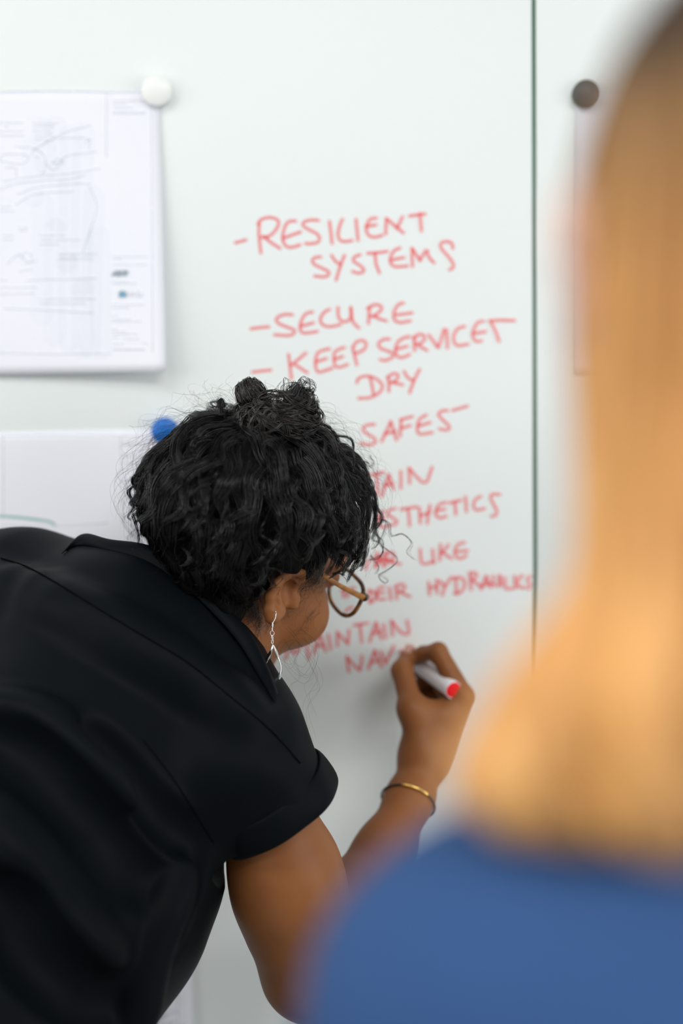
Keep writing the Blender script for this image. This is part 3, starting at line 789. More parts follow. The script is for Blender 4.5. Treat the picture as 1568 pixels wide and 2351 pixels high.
# soft folds of the back: ridges and troughs along drawn lines, laid on the surface
def on_shirt(pts, n, lift=0.0):
    q = resample(pts, n)
    return np.array([hit(shirt_out, a, b, lift) for a, b in q])


folds = []
for pts, r, dep, op, kk in (
        ([(-20, 1335), (120, 1375), (300, 1470), (450, 1560), (560, 1640)], 0.010, -0.004, '+', 0.030),
        ([(-20, 1640), (70, 1670), (180, 1760), (300, 1850), (390, 1930)], 0.012, -0.006, '+', 0.030),
        ([(-10, 1690), (90, 1760), (200, 1880), (330, 2010), (420, 2030)], 0.010, 0.0045, '-', 0.030),
        ([(200, 1680), (290, 1760), (380, 1880), (450, 1950)], 0.006, 0.003, '-', 0.022),
        ([(-10, 1900), (60, 2020), (150, 2130), (230, 2190)], 0.012, -0.006, '+', 0.03),
        ([(0, 2060), (90, 2190), (190, 2290), (300, 2330)], 0.010, 0.0045, '-', 0.03),
        ([(420, 2010), (380, 2110), (340, 2230), (320, 2351)], 0.008, -0.003, '+', 0.02),
        ([(455, 1990), (440, 2080), (400, 2180)], 0.005, 0.002, '-', 0.016)):
    q = on_shirt(pts, 12, dep)
    folds += chain(q, [r] * 12, kk, op)
for i, x in enumerate((205, 245, 290, 330, 372)):        # gathers under the yoke seam
    y = 1375 + (x - 205) * 0.52
    q = on_shirt([(x - 8, y - 4), (x - 22, y + 36)], 3, 0.001)
    folds += chain(q, [0.003, 0.0035, 0.003], 0.010, '+')
shirt_prims = shirt_out + folds + [('h', SL1, axis_s, 0.082, 0, 0.003, '-'),
                                  cone(SL1 - axis_s * 0.015, SL1 + axis_s * 0.08, 0.0455, 0.0505, 0.004, '-'),
                                  cone(NECK0, NECK0 * .5 + C7 * .5, 0.052, 0.048, 0.012, '-')]


def shirt_wrinkles(X, d):
    s = 0.0011 * np.sin(X @ np.array([31., 12., 44.]) + 2.2 * np.sin(X @ np.array([-14., 20., 17.]))) \
        + 0.0007 * np.sin(X @ np.array([52., -30., 25.]) + 2.0 * np.sin(X @ np.array([22., 15., -31.])))
    return d + s


shirt = sdf_mesh('shirt', shirt_prims, 0.0026, M_shirt, woman, disp=shirt_wrinkles)
full = shirt_prims
def seam(name, pts, r=0.0006, n=60, lift=0.0003, m=M_seam):
    q = np.array([hit(full, a, b, lift, disp=shirt_wrinkles) for a, b in resample(pts, n)])
    return tube_obj(name, q, r, m, shirt, 6, n, False)


seam('yoke_seam', [(2, 1281), (60, 1300), (130, 1338), (230, 1400), (330, 1460), (430, 1520), (530, 1600), (620, 1675), (690, 1752)])
seam('armhole_seam', [(330, 1700), (400, 1790), (450, 1870), (490, 1935)], 0.0004)

# collar: a folded band around the neck
cu = resample([(150, 1262), (190, 1222), (250, 1236), (345, 1250), (430, 1300), (510, 1375), (575, 1450), (612, 1520), (640, 1592)], 40)
cl = resample([(140, 1275), (175, 1252), (235, 1262), (325, 1285), (412, 1338), (488, 1408), (548, 1478), (590, 1550), (632, 1620)], 40)
CV = []
for i in range(40):
    lo_p = hit(shirt_prims, *cl[i], 0.0025)
    dd = min((lo_p - CAM_POS) @ FWD, 1.405)
    lo_p = P(*cl[i], dd)
    up_p = P(cu[i][0], cu[i][1], dd + 0.012)
    md = 0.5 * (lo_p + up_p) - (CAMR @ np.array([0, 0, -1.0])) * 0.004
    CV.append([up_p + np.array([0, 0.010, -0.012]), up_p + np.array([0, .003, .0005]), up_p * .75 + md * .25 - FWD * 0.003, md, lo_p])
CV = np.array(CV)
ci = np.arange(200).reshape(40, 5)
col = mesh_np('collar', CV.reshape(-1, 3), np.stack([ci[:-1, :-1], ci[:-1, 1:], ci[1:, 1:], ci[1:, :-1]], -1).reshape(-1, 4), M_shirt, shirt)
md_ = col.modifiers.new('thickness', 'SOLIDIFY'); md_.thickness = 0.0016
md_ = col.modifiers.new('smooth', 'SUBSURF'); md_.levels = md_.render_levels = 1
# turned-up cuff: an open band round the sleeve end
u1 = np.cross(axis_s, FWD); u1 /= np.linalg.norm(u1); u2 = np.cross(axis_s, u1)
KV = []
NS = 72
for j, (h_, rr_) in enumerate(((0.004, 0.0510), (0.0065, 0.0545), (0.003, 0.0562), (-0.008, 0.0565), (-0.016, 0.0562), (-0.021, 0.0555), (-0.0205, 0.0540))):
    for a in np.arange(NS) * 2 * math.pi / NS:
        w_ = 0.0012 * math.sin(3 * a + 1.0) + 0.0008 * math.sin(7 * a + 2 + j * .3)
        KV.append(SL1 + axis_s * (h_ + 0.002 * math.sin(2 * a + 0.7)) + (u1 * math.cos(a) + u2 * math.sin(a)) * (rr_ + w_))
ki = np.arange(7 * NS).reshape(7, NS); kn = np.roll(ki, -1, 1)
cuff = mesh_np('cuff', np.array(KV), np.stack([ki[:-1], kn[:-1], kn[1:], ki[1:]], -1).reshape(-1, 4), M_shirt, shirt)
md_ = cuff.modifiers.new('thickness', 'SOLIDIFY'); md_.thickness = 0.0012
md_ = cuff.modifiers.new('smooth', 'SUBSURF'); md_.levels = md_.render_levels = 1

# trousers and shoes, below the frame
M_trouser = mat('dark_trouser_cloth', (0.02, 0.022, 0.03), 0.8, noise=(30, (0.025, 0.027, 0.035), 0.6))
M_shoe = mat('black_leather', (0.012, 0.012, 0.012), 0.35, noise=(60, (0.018, 0.018, 0.018), 0.6))


def legs(hip, sidev, fw, tm, sm, parent, hh=0.09, st=0.0):
    tp = [ell(hip - np.array([0, 0, 0.02]), (0.155, 0.115, 0.13), np.stack([sidev, fw, [0, 0, 1.0]], 1), 0.05)]
    for s, off in ((1, st), (-1, -st)):
        a = hip + sidev * hh * s - np.array([0, 0, 0.05])
        ank = np.array([hip[0], hip[1], 0.10]) + sidev * 0.10 * s + fw * off
        kn = 0.48 * a + 0.52 * ank + fw * 0.025
        tp += [cone(a, kn, 0.085, 0.062, 0.04), cone(kn, ank, 0.062, 0.05, 0.03)]
    t = sdf_mesh('trousers', tp, 0.006, tm, parent)
    for s, off in ((1, st), (-1, -st)):
        ank = np.array([hip[0], hip[1], 0.0]) + sidev * 0.10 * s + fw * off
        up = np.array([0, 0, 1.0])
        sp = [cone(ank + up * 0.045 - fw * 0.02, ank + fw * 0.14 + up * 0.036, 0.038, 0.034, 0.03), cone(ank + up * 0.04, ank + up * 0.10, 0.04, 0.036, 0.02),
              plane(ank + up * 0.002, -up, 0.004)]
        sdf_mesh('shoe', sp, 0.005, sm, parent)
    return t


fA = HA[:3, 1].copy(); fA[2] = 0; fA /= np.linalg.norm(fA)
sA = np.array([fA[1], -fA[0], 0])
legs(HIP, sA, fA, M_trouser, M_shoe, woman, st=0.06)

# ------------------------------------------------------------------ black curly hair
def hair_mat(name, c1, c2, rough, spec=0.5):
    return mat(name, c1, rough, spec=spec, noise=(70, c2, 0.8))


M_hair = hair_mat('black_hair', (0.0028, 0.0025, 0.0026), (0.0055, 0.0045, 0.0042), 0.17, 0.42)
M_bunhair = hair_mat('brown_black_hair', (0.0075, 0.0050, 0.0042), (0.016, 0.0095, 0.0075), 0.24, 0.8)
M_hairbase = mat('black_hair_shade', (0.0025, 0.0023, 0.0023), 0.7, spec=0.08, noise=(150, (0.004, 0.0036, 0.0034), 0.8))
HC = np.array([0.003, -0.016, 0.034])
HRAD = np.array([0.0875, 0.1025, 0.079])
BUN = np.array([-0.006, -0.066, 0.112])
ell_n = lambda p: ((p - HC) / HRAD ** 2) / np.linalg.norm((p - HC) / HRAD ** 2, axis=-1, keepdims=True)


def on_ell(p, off=0.0):
    q = (p - HC) / HRAD
    q /= np.linalg.norm(q, axis=-1, keepdims=True)
    s = q * HRAD + HC
    return s + ell_n(s) * np.asarray(off)[..., None] if np.ndim(off) else s + ell_n(s) * off


def in_hair(p):
    """Scalp region grown with hair (points on the ellipsoid, head-local)."""
    x, y, z = np.abs(p[:, 0]), p[:, 1], p[:, 2]
    line = np.where(y > 0.03, 0.040 + (0.030 * np.clip((y - 0.03) / 0.05, 0, 1)) * (x < 0.06), np.where(y > -0.005, 0.012, -0.034 - 0.25 * np.clip(-y - 0.005, 0, 0.12)))
    line = np.where((y > -0.03) & (y <= -0.005), np.minimum(line, -0.012), line)
    return z > line


prims_h = [ell(hl(*HC), HRAD * np.array([0.92, 0.96, 0.99]), HA[:3, :3], 0.02),
           ell(hl(0.0, -0.074, 0.008), (0.062, 0.032, 0.036), HA[:3, :3], 0.02),
           cone(hl(0.042, -0.062, -0.018), hl(0.058, -0.038, -0.040), 0.026, 0.014, 0.02),
           ell(hl(0.026, 0.062, 0.016), (0.075, 0.052, 0.027), HA[:3, :3], 0.014, '-'),
           ell(hl(0.030, 0.040, -0.050), (0.085, 0.056, 0.062), HA[:3, :3], 0.014, '-'),
           ell(hl(-0.026, 0.062, 0.016), (0.075, 0.052, 0.027), HA[:3, :3], 0.014, '-'),
           ell(hl(-0.030, 0.040, -0.050), (0.085, 0.056, 0.062), HA[:3, :3], 0.014, '-'),
           ell(hl(-0.004, -0.056, 0.092), (0.024, 0.022, 0.014), HA[:3, :3], 0.015),
           ell(P(652, 1362, 1.232), (0.021, 0.023, 0.026), CAMR, 0.006, '-')]


def hair_lumps(X, d):
    s = 0.0022 * np.sin(X @ np.array([190., 40., 60.]) + 2 * np.sin(X @ np.array([60., -50., 70.]))) + 0.0018 * np.sin(X @ np.array([-70., 160., 110.]) + 2 * np.sin(X @ np.array([50., 90., -40.])))
    return d + s


hair = sdf_mesh('hair', prims_h, 0.003, M_hairbase, woman, disp=hair_lumps)
GRAV = HA[:3, :3].T @ np.array([0, 0, -1.0])      # gravity in head space


def locks(n_lock, n_str, L0, L1, h0, h1, amp, wave, spread, rad, k=26, seeds=None, taper=0.25):
    """Curly locks that lead away from the bun over the head and curl at the ends."""
    if seeds is None:
        p = rng.normal(size=(n_lock * 6, 3)); p = on_ell(p / np.linalg.norm(p, axis=1, keepdims=True) * 0.1 + HC)
        p = p[in_hair(p)][:n_lock]
    else:
        p = seeds
    n = len(p)
    L = rng.uniform(L0, L1, n); H = rng.uniform(h0, h1, n)
    ph = rng.uniform(0, 6.28, n); wl = rng.uniform(*wave, n); am = rng.uniform(*amp, n)
    tw = rng.normal(0, 0.35, n)
    G = np.zeros((n, k, 3)); N = np.zeros((n, k, 3)); Tn = np.zeros((n, k, 3))
    q = p.copy()
    for i in range(k):
        nn = ell_n(q)
        a = q - BUN; a -= nn * np.sum(a * nn, 1, keepdims=True); a /= np.linalg.norm(a, axis=1, keepdims=True) + 1e-9
        g = GRAV - nn * (nn @ GRAV)[:, None]
        t = a * 0.8 + g * 0.55 + np.cross(nn, a) * tw[:, None]
        t /= np.linalg.norm(t, axis=1, keepdims=True) + 1e-9
        u = i / (k - 1)
        lift = H * (0.35 + 0.65 * math.sin(min(u * 1.25, 1) * math.pi * 0.62))
        G[:, i] = q + nn * lift[:, None]; N[:, i] = nn; Tn[:, i] = t
        q = on_ell(q + t * (L / (k - 1))[:, None])
    u = np.linspace(0, 1, k)[None]
    Bn = np.cross(N, Tn)
    fi = ph[:, None] + 2 * math.pi * u * (L / wl)[:, None] * (1 + 0.25 * np.sin(ph)[:, None] * u)
    A_ = am[:, None] * (0.45 + 0.75 * u)
    G = G + A_[..., None] * (np.cos(fi)[..., None] * Bn + 0.55 * np.sin(fi)[..., None] * N)
    out = np.repeat(G[:, None], n_str, 1)
    r = np.sqrt(rng.uniform(0, 1, (n, n_str))) * spread; th = rng.uniform(0, 6.28, (n, n_str))
    prof = (1.0 - 0.75 * u ** 1.6) + 0.1
    w1 = (r * np.cos(th))[..., None] * prof[None]; w2 = (r * np.sin(th))[..., None] * prof[None]
    out = out + w1[..., None] * Bn[:, None] + 0.42 * w2[..., None] * N[:, None]
    fr = rng.normal(0, 1, (n, n_str, 1, 3)) * 0.0005 * np.sin(u * 9 + rng.uniform(0, 6.28, (n, n_str, 1)))[..., None]
    out = (out + fr).reshape(n * n_str, k, 3)
    R = rad * rng.uniform(0.6, 1.2, (n * n_str, 1)) * (1 - (1 - taper) * u ** 3)
    x, y, z = np.abs(out[..., 0]), out[..., 1], out[..., 2]
    bad = ((y > -0.034) & (z < 0.024)) | ((y > 0.060) & (z < 0.052)) | ((y <= -0.034) & (z < -0.040 - 0.25 * (x - 0.02)))
    keep = bad.mean(1) < 0.10
    c = (out @ HA[:3, :3].T + HA[:3, 3] - CAM_POS) @ CAMR
    px, py = 784 + c[..., 0] / -c[..., 2] * FPX, 1175.5 - c[..., 1] / -c[..., 2] * FPX
    keep &= ((py > 1298 + (700 - px) * 0.72) & (px > 604) & (px < 706) & (py < 1470)).mean(1) < 0.04      # the ear stays clear
    if n_str > 1: keep &= ~((px + 1.1 * py < 1480) & (px < 470)).any(1)      # flatter upper back of the hairdo
    return out[keep], R[keep]


def to_world(S):
    return S @ HA[:3, :3].T + HA[:3, 3]


S, R = locks(430, 38, 0.055, 0.105, 0.004, 0.015, (0.0036, 0.0072), (0.040, 0.066), 0.0082, 0.00030)
V, F = tubes(to_world(S), R, 3, False)
tag(mesh_np('curly_hair', V, F, M_hair, hair), kind='stuff')
S, R = locks(170, 16, 0.035, 0.065, 0.010, 0.020, (0.0040, 0.0075), (0.020, 0.034), 0.0040, 0.00022)
V, F = tubes(to_world(S), R, 3, False)
tag(mesh_np('curly_hair', V, F, M_hair, hair), kind='stuff')
# single flyaway hairs
S, R = locks(1100, 1, 0.030, 0.075, 0.012, 0.034, (0.004, 0.012), (0.022, 0.05), 0.0005, 0.00008, k=30)
V, F = tubes(to_world(S), R, 3, False)
tag(mesh_np('flyaway_hair', V, F, M_hair, hair), kind='stuff')


def wisp(n, px, d, jit, rad, name='wispy_hair', grow=0.4, k=36):
    """n hairs that follow a drawn curl, d the depth at its two ends."""
    q = resample(px, k)
    dz = np.linspace(d[0], d[1], k)
    base = np.array([P(a, b, z) for (a, b), z in zip(q, dz)])
    u = np.linspace(0, 1, k)[:, None]
    out = []
    for i in range(n):
        o = rng.normal(0, jit, 3) * (0.35 + grow * u) + rng.normal(0, jit, 3) * np.sin(u * rng.uniform(3, 9) + rng.uniform(0, 6)) * 0.8
        out.append(base + o)
    return np.array(out), np.full((n, k), rad) * (1 - 0.5 * u[:, 0] ** 2)


def put(name, parts, parent, m=None):
    V, F, b = [], [], 0
    for S, R in parts:
        v, f = tubes(S, R, 3, False); V.append(v); F.append(f[0] + b); b += len(v)
    return tag(mesh_np(name, np.concatenate(V), np.concatenate(F), m or M_hair, parent), kind='stuff')


W_ = []
for px in ([(868, 1192), (890, 1200), (898, 1230), (925, 1226), (946, 1246), (935, 1268), (950, 1285)], [(860, 1205), (884, 1196), (880, 1225), (872, 1250), (905, 1275), (912, 1290), (890, 1308), (868, 1322), (882, 1338), (890, 1332), (868, 1318)],
           [(855, 1240), (875, 1250), (878, 1272), (850, 1286)], [(862, 1225), (880, 1245), (872, 1280), (846, 1284)], [(850, 1275), (868, 1300), (862, 1318)], [(850, 1045), (858, 1062), (850, 1072), (845, 1060)]):
    W_.append(wisp(5, px, (1.30, 1.30), 0.0009, 0.00016))
for i in range(7):
    x, y = rng.uniform(650, 700), 1490 + rng.uniform(-20, 20)
    a = rng.uniform(0.6, 1.2)
    W_.append(wisp(1, [(x, y - 40), (x + 34 * a, y), (x + 8, y + 62 * a), (x - 34 * a, y + 20), (x - 5, y - 8), (x + 38 * a, y + 70), (x + 10, y + 120 * a), (x + 30, y + 190 * a)], (1.235, 1.26), 0.0008, 0.00007, k=110))
for i in range(26):                                  # frizz at the back of the head
    y = rng.uniform(1010, 1230); x = 300 + abs(y - 1150) * 0.45
    dx = rng.uniform(5, 40)
    W_.append(wisp(3, [(x + 50, y - 30), (x, y - 14), (x - dx, y + 10), (x - dx * .6, y + 40), (x + 8, y + 62), (x - dx * 0.2, y + 84)], (1.30, 1.31), 0.0014, 0.00010))
put('wispy_hair', W_, hair)
# hair lying on temple, sideburn and nape, on the skin itself
near_prims = head_prims(HA, ()) + neck + prims_h[:3]
GXs, GYs = np.linspace(380, 770, 12), np.linspace(1220, 1490, 9)
GD = np.array([[(hit(near_prims, x, y, 0.0, 1.1, 1.36) - CAM_POS) @ FWD for x in GXs] for y in GYs])


def skin_d(x, y):
    a = np.clip((x - GXs[0]) / (GXs[1] - GXs[0]), 0, 10.99); b = np.clip((y - GYs[0]) / (GYs[1] - GYs[0]), 0, 7.99)
    i_, j_ = int(a), int(b); u_, v_ = a - i_, b - j_
    return (GD[j_, i_] * (1 - u_) + GD[j_, i_ + 1] * u_) * (1 - v_) + (GD[j_ + 1, i_] * (1 - u_) + GD[j_ + 1, i_ + 1] * u_) * v_


def lying(n, px, jit, rad, curl, wl, lift=0.0016, k=40):
    q = resample(px, k)
    u = np.linspace(0, 1, k)
    L = np.sum(np.linalg.norm(np.diff(q, axis=0), axis=1))
    t = np.gradient(q, axis=0); t /= np.linalg.norm(t, axis=1, keepdims=True) + 1e-9
    nn = np.stack([-t[:, 1], t[:, 0]], 1)
    out = []
    for _ in range(n):
        ph = rng.uniform(0, 6.28); c_ = curl * rng.uniform(.5, 1.3); w_ = wl * rng.uniform(.8, 1.25)
        f = ph + 6.28 * u * L / w_
        o = q + nn * (c_ * np.cos(f) * (0.4 + u))[:, None] + t * (c_ * 0.7 * np.sin(f))[:, None] + rng.normal(0, jit, 2) * (0.4 + u[:, None])
        out.append(np.array([P(a, b, skin_d(a, b) - lift - 0.0012 * (1 + math.sin(g))) for (a, b), g in zip(o, f)]))
    return np.array(out), np.full((n, k), rad) * (1 - 0.5 * u ** 2)


NK = []
for i in range(120):                                 # nape and behind the ear
    c = rng.uniform(0, 1)
    x, y = 395 + 212 * c + rng.normal(0, 10), 1240 + 190 * c + rng.normal(0, 12)
    ln = rng.uniform(30, 70)
    NK.append(lying(4, [(x - 16, y - ln), (x - 6, y - ln * .4), (x + 2, y), (x - 4 + rng.uniform(-14, 10), y + ln * .4)], 4, 0.00015, 4, 40))
for i in range(44):                                  # sideburn
    c = rng.uniform(0, 1)
    x, y = 702 + 56 * c + rng.normal(0, 8), 1322 + rng.normal(0, 8)
    ln = rng.uniform(18, 58) * (1 - 0.5 * c)
    NK.append(lying(3, [(x + 8, y - 24), (x + 4, y), (x - 6 + rng.uniform(-8, 8), y + ln * .5), (x - 22 + rng.uniform(-12, 14), y + ln)], 3, 0.00010, 5, 34))
for i in range(9):                                   # fuzz below it
    x, y = rng.uniform(655, 725), rng.uniform(1385, 1440)
    NK.append(lying(2, [(x + 14, y - 30), (x, y), (x - 20 + rng.uniform(-14, 14), y + 18), (x - 30, y + rng.uniform(20, 50))], 4, 0.00007, 8, 46, 0.0022))
put('fine_hair', NK, hair)

# ------------------------------------------------------------------ the bun
bun = empty('hair_bun', (0, 0, 0)); bun.parent = hair; bun.matrix_parent_inverse = root_inverse(hair)
def wrap(cx, cy, d, r3, n, rad, axis, spread, arc=(2.5, 6.0), wave=0.06):
    """Hair wound round a knot: arcs on an ellipsoid about axes scattered round one direction (image space)."""
    out = []
    c0 = P(cx, cy, d)
    u = np.linspace(0, 1, 44)
    while len(out) < n:
        a = np.array(axis) + rng.normal(0, spread, 3); a /= np.linalg.norm(a)
        e1 = np.cross(a, [0.2, 0.9, 0.3]); e1 /= np.linalg.norm(e1); e2 = np.cross(a, e1)
        off = rng.uniform(-0.75, 0.75); rr = math.sqrt(1 - off * off) * rng.uniform(0.88, 1.05)
        f = rng.uniform(0, 6.28) + u * rng.uniform(*arc)
        rr2 = rr * (1 + wave * np.sin(f * rng.uniform(2, 5) + rng.uniform(0, 6)))
        q = (a * off)[None] + rr2[:, None] * (np.cos(f)[:, None] * e1 + np.sin(f)[:, None] * e2)
        lead = q * np.array(r3)
        for m_ in range(5):
            if len(out) < n:
                out.append(c0 + (lead + rng.normal(0, 0.0007, 3)) @ CAMR.T)
    return np.array(out), np.full((n, 44), rad) * rng.uniform(.6, 1.2, (n, 1))


put('coiled_hair', [wrap(577, 906, 1.236, (.0135, .0135, .0130), 480, 0.00026, (0.8, 0.5, 0.35), 0.22), wrap(640, 962, 1.236, (.0350, .0245, .023), 900, 0.00026, (0.35, 0.8, 0.3), 0.40, (1.2, 3.2), 0.10),
                  wrap(606, 985, 1.226, (.026, .022, .018), 420, 0.00026, (0.9, 0.3, 0.2), 0.5, (1.2, 3.0), 0.12), wrap(690, 932, 1.240, (.0150, .0165, .015), 150, 0.00022, (0.1, 0.2, 0.9), 0.6, (2, 5), 0.12)], bun, M_bunhair)
sdf_mesh('bun_core', [ell(P(577, 908, 1.238), (0.0098, 0.0098, 0.0095), None, 0.004), ell(P(640, 962, 1.246), (0.025, 0.017, 0.015), None, 0.006), ell(P(690, 940, 1.250), (0.010, 0.010, 0.010), None, 0.006)], 0.002, M_hairbase, bun)
LP = []
for i in range(34):
    cx, cy = rng.uniform(655, 712), rng.uniform(885, 935)
    r1, r2 = rng.uniform(8, 24), rng.uniform(8, 22)
    a0 = rng.uniform(0, 6.28)
    LP.append(wisp(4, [(660 + rng.uniform(-20, 20), 960)] + [(cx + r1 * math.cos(a0 + t), cy + r2 * math.sin(a0 + t)) for t in np.linspace(0, rng.uniform(3, 6), 7)], (1.225, 1.235), 0.0008, 0.00018))
for i in range(46):
    x, y = rng.uniform(470, 700), rng.uniform(890, 960)
    LP.append(wisp(1, [(x + 25, y + 40), (x, y), (x - 18 + rng.uniform(-12, 12), y - 14), (x - 6 + rng.uniform(-20, 20), y - 30 + rng.uniform(-10, 14))], (1.23, 1.24), 0.0006, 0.00008))
for i in range(9):
    LP.append(wisp(5, [(520, 965), (508, 940), (502, 922), (510, 918), (514, 935)], (1.232, 1.232), 0.0009, 0.0002))
put('looped_hair', LP, bun)

# ------------------------------------------------------------------ glasses
M_tort = mat('tortoiseshell_acetate', (0.36, 0.13, 0.012), 0.15, spec=0.6, noise=(75, (0.02, 0.009, 0.004), 1.0), coat=0.15)
M_temple = mat('amber_acetate', (0.46, 0.18, 0.012), 0.22, spec=0.4, noise=(120, (0.25, 0.085, 0.008), 0.9), coat=0.15)
M_lens = bpy.data.materials.new('clear_lens'); M_lens.use_nodes = True
nt = M_lens.node_tree; b = nt.nodes['Principled BSDF']; nt.nodes.remove(b)
tr = nt.nodes.new('ShaderNodeBsdfTransparent'); gl = nt.nodes.new('ShaderNodeBsdfGlossy'); gl.inputs['Roughness'].default_value = 0.03
mxs = nt.nodes.new('ShaderNodeMixShader')
tr.inputs['Color'].default_value = (0.95, 0.965, 0.96, 1)
mxs.inputs[0].default_value = 0.035; nt.links.new(tr.outputs[0], mxs.inputs[1]); nt.links.new(gl.outputs[0], mxs.inputs[2])
nt.links.new(mxs.outputs[0], nt.nodes['Material Output'].inputs['Surface'])
M_silver = mat('polished_silver', (0.86, 0.86, 0.84), 0.14, metal=1.0, noise=(60, (0.8, 0.8, 0.78), 0.5))
M_gold = mat('brass_plate', (0.80, 0.52, 0.16), 0.25, metal=1.0, noise=(60, (0.72, 0.45, 0.13), 0.5))
M_cord = mat('dark_green_cord', (0.012, 0.022, 0.015), 0.6, noise=(300, (0.02, 0.03, 0.02), 0.8))
M_pen = mat('white_pen_plastic', (0.88, 0.89, 0.92), 0.3, noise=(40, (0.78, 0.79, 0.82), 0.5))
M_penred = mat('red_pen_plastic', (0.86, 0.006, 0.012), 0.45, spec=0.25, noise=(60, (0.82, 0.005, 0.01), 0.5))

M_black = mat('black_acetate', (0.006, 0.008, 0.007), 0.15, spec=0.5, noise=(90, (0.012, 0.014, 0.012), 0.6))
gc = hl(0, 0.105, -0.006)
glasses = empty('glasses', gc)
tag(glasses, 'tortoiseshell glasses on the face of the dark-haired woman', 'glasses')
GX = 0.0705                                         # half width at the hinges


def rim_pts(s, n=44):
    out = []
    for a in np.linspace(0, 2 * math.pi, n, endpoint=False):
        ca, sa = math.cos(a), math.sin(a)
        x = 0.0390 + 0.0268 * np.sign(ca) * abs(ca) ** 0.72
        z = -0.004 + 0.0190 * np.sign(sa) * abs(sa) ** 0.78 + 0.0035 * max(ca, 0)
        y = 0.110 - 0.010 * (x / 0.065) ** 2 - 0.06 * z
        out.append(hl(s * x, y, z - 0.008))
    return np.array(out)


fr_v, fr_f, nb = [], [], 0
for s in (1, -1):
    q = rim_pts(s); q = np.vstack([q, q[:2]])
    v, f = tubes(q[None], np.full((1, len(q)), 0.0021), 8, False)
    fr_v.append(v); fr_f.append(f[0] + nb); nb += len(v)
    q = resample([hl(s * 0.062, 0.1015, 0.000), hl(s * 0.068, 0.0995, 0.0015), hl(s * GX, 0.0955, 0.0012)], 12)
    ep = tube_obj('end_piece', q, 0.0034, M_black, glasses, 10, 12)
    ep['label'] = 'black end piece'
q = resample([hl(-0.011, 0.1095, -0.004), hl(0, 0.1135, -0.0005), hl(0.011, 0.1095, -0.004)], 14)
v, f = tubes(q[None], np.full((1, 14), 0.0023), 8, False); fr_v.append(v); fr_f.append(f[0] + nb)
mesh_np('frame_front', np.concatenate(fr_v), np.concatenate(fr_f), M_tort, glasses)
for s in (1, -1):
    q = rim_pts(s); c = q.mean(0)
    V = np.vstack([c[None], q]); n = len(q)
    F = np.stack([np.zeros(n, int), 1 + np.arange(n), 1 + (np.arange(n) + 1) % n], 1)
    l = mesh_np('lens', V, F, M_lens, glasses)
    l['label'] = 'clear lens'
    md = l.modifiers.new('thickness', 'SOLIDIFY'); md.thickness = 0.0012; md.offset = 0
    tp = resample([hl(s * GX, 0.0955, 0.0012), hl(s * 0.0735, 0.05, 0.010), hl(s * 0.0755, 0.016, 0.0190), hl(s * 0.0750, -0.004, 0.018), hl(s * 0.0730, -0.014, 0.012)], 40)
    u = np.linspace(0, 1, 40)
    tn = np.gradient(tp, axis=0); tn /= np.linalg.norm(tn, axis=1, keepdims=True)
    xo = HA[:3, :3] @ np.array([s, 0, 0.0]); upn = np.cross(tn, xo); upn /= np.linalg.norm(upn, axis=1, keepdims=True); xo2 = np.cross(upn, tn)
    hh = np.interp(u, [0, .12, .5, 1], [.0030, .0027, .0020, .0022])[:, None]; ww = 0.0013
    ang = np.arange(10) * 2 * math.pi / 10
    V = (tp[:, None] + upn[:, None] * (hh * np.sign(np.sin(ang)) * np.abs(np.sin(ang)) ** .6)[..., None] + xo2[:, None] * (ww * np.cos(ang))[None, :, None]).reshape(-1, 3)
    ii = np.arange(400).reshape(40, 10); jj = np.roll(ii, -1, 1)
    t = mesh_np('temple_arm', V, [np.stack([ii[:-1], jj[:-1], jj[1:], ii[1:]], -1).reshape(-1, 4), ii[:1, ::-1].copy(), ii[-1:].copy()], M_temple, glasses)
    t['label'] = 'amber temple arm'

# ------------------------------------------------------------------ earring
lobe = P(633, 1408, 1.218)
ear = empty('earring', lobe)
tag(ear, 'silver twisted drop earring hanging from her right ear', 'earring')
e = lambda a, b, d=1.218: P(a, b, d)
hk = tube_obj('ear_hook', [e(629, 1406, 1.224), e(632, 1403), e(633.5, 1408), e(632, 1420), e(626.5, 1430), e(625, 1434)], 0.00042, M_silver, ear, 8)
tube_obj('hook_sleeve', [e(625.5, 1429), e(625.2, 1440)], 0.0008, M_silver, ear, 10, 8)
tube_obj('hook_sleeve', [e(625.2, 1439), e(624.5, 1449)], 0.0005, M_silver, ear, 8, 8)
for i, (x, y, rx, ry, tw_) in enumerate(((624.8, 1454, 4.6, 5.4, 1.0), (625.2, 1465, 2.6, 6.4, 0.5), (625, 1474, 2.4, 5, 0.9))):
    a = np.linspace(0, 2 * math.pi, 26)
    tube_obj('link_ring', [P(x + rx * tw_ * math.cos(t), y + ry * math.sin(t), 1.218 + (1 - tw_) * 0.0012 * math.cos(t)) for t in a], 0.00032, M_silver, ear, 6, 40)


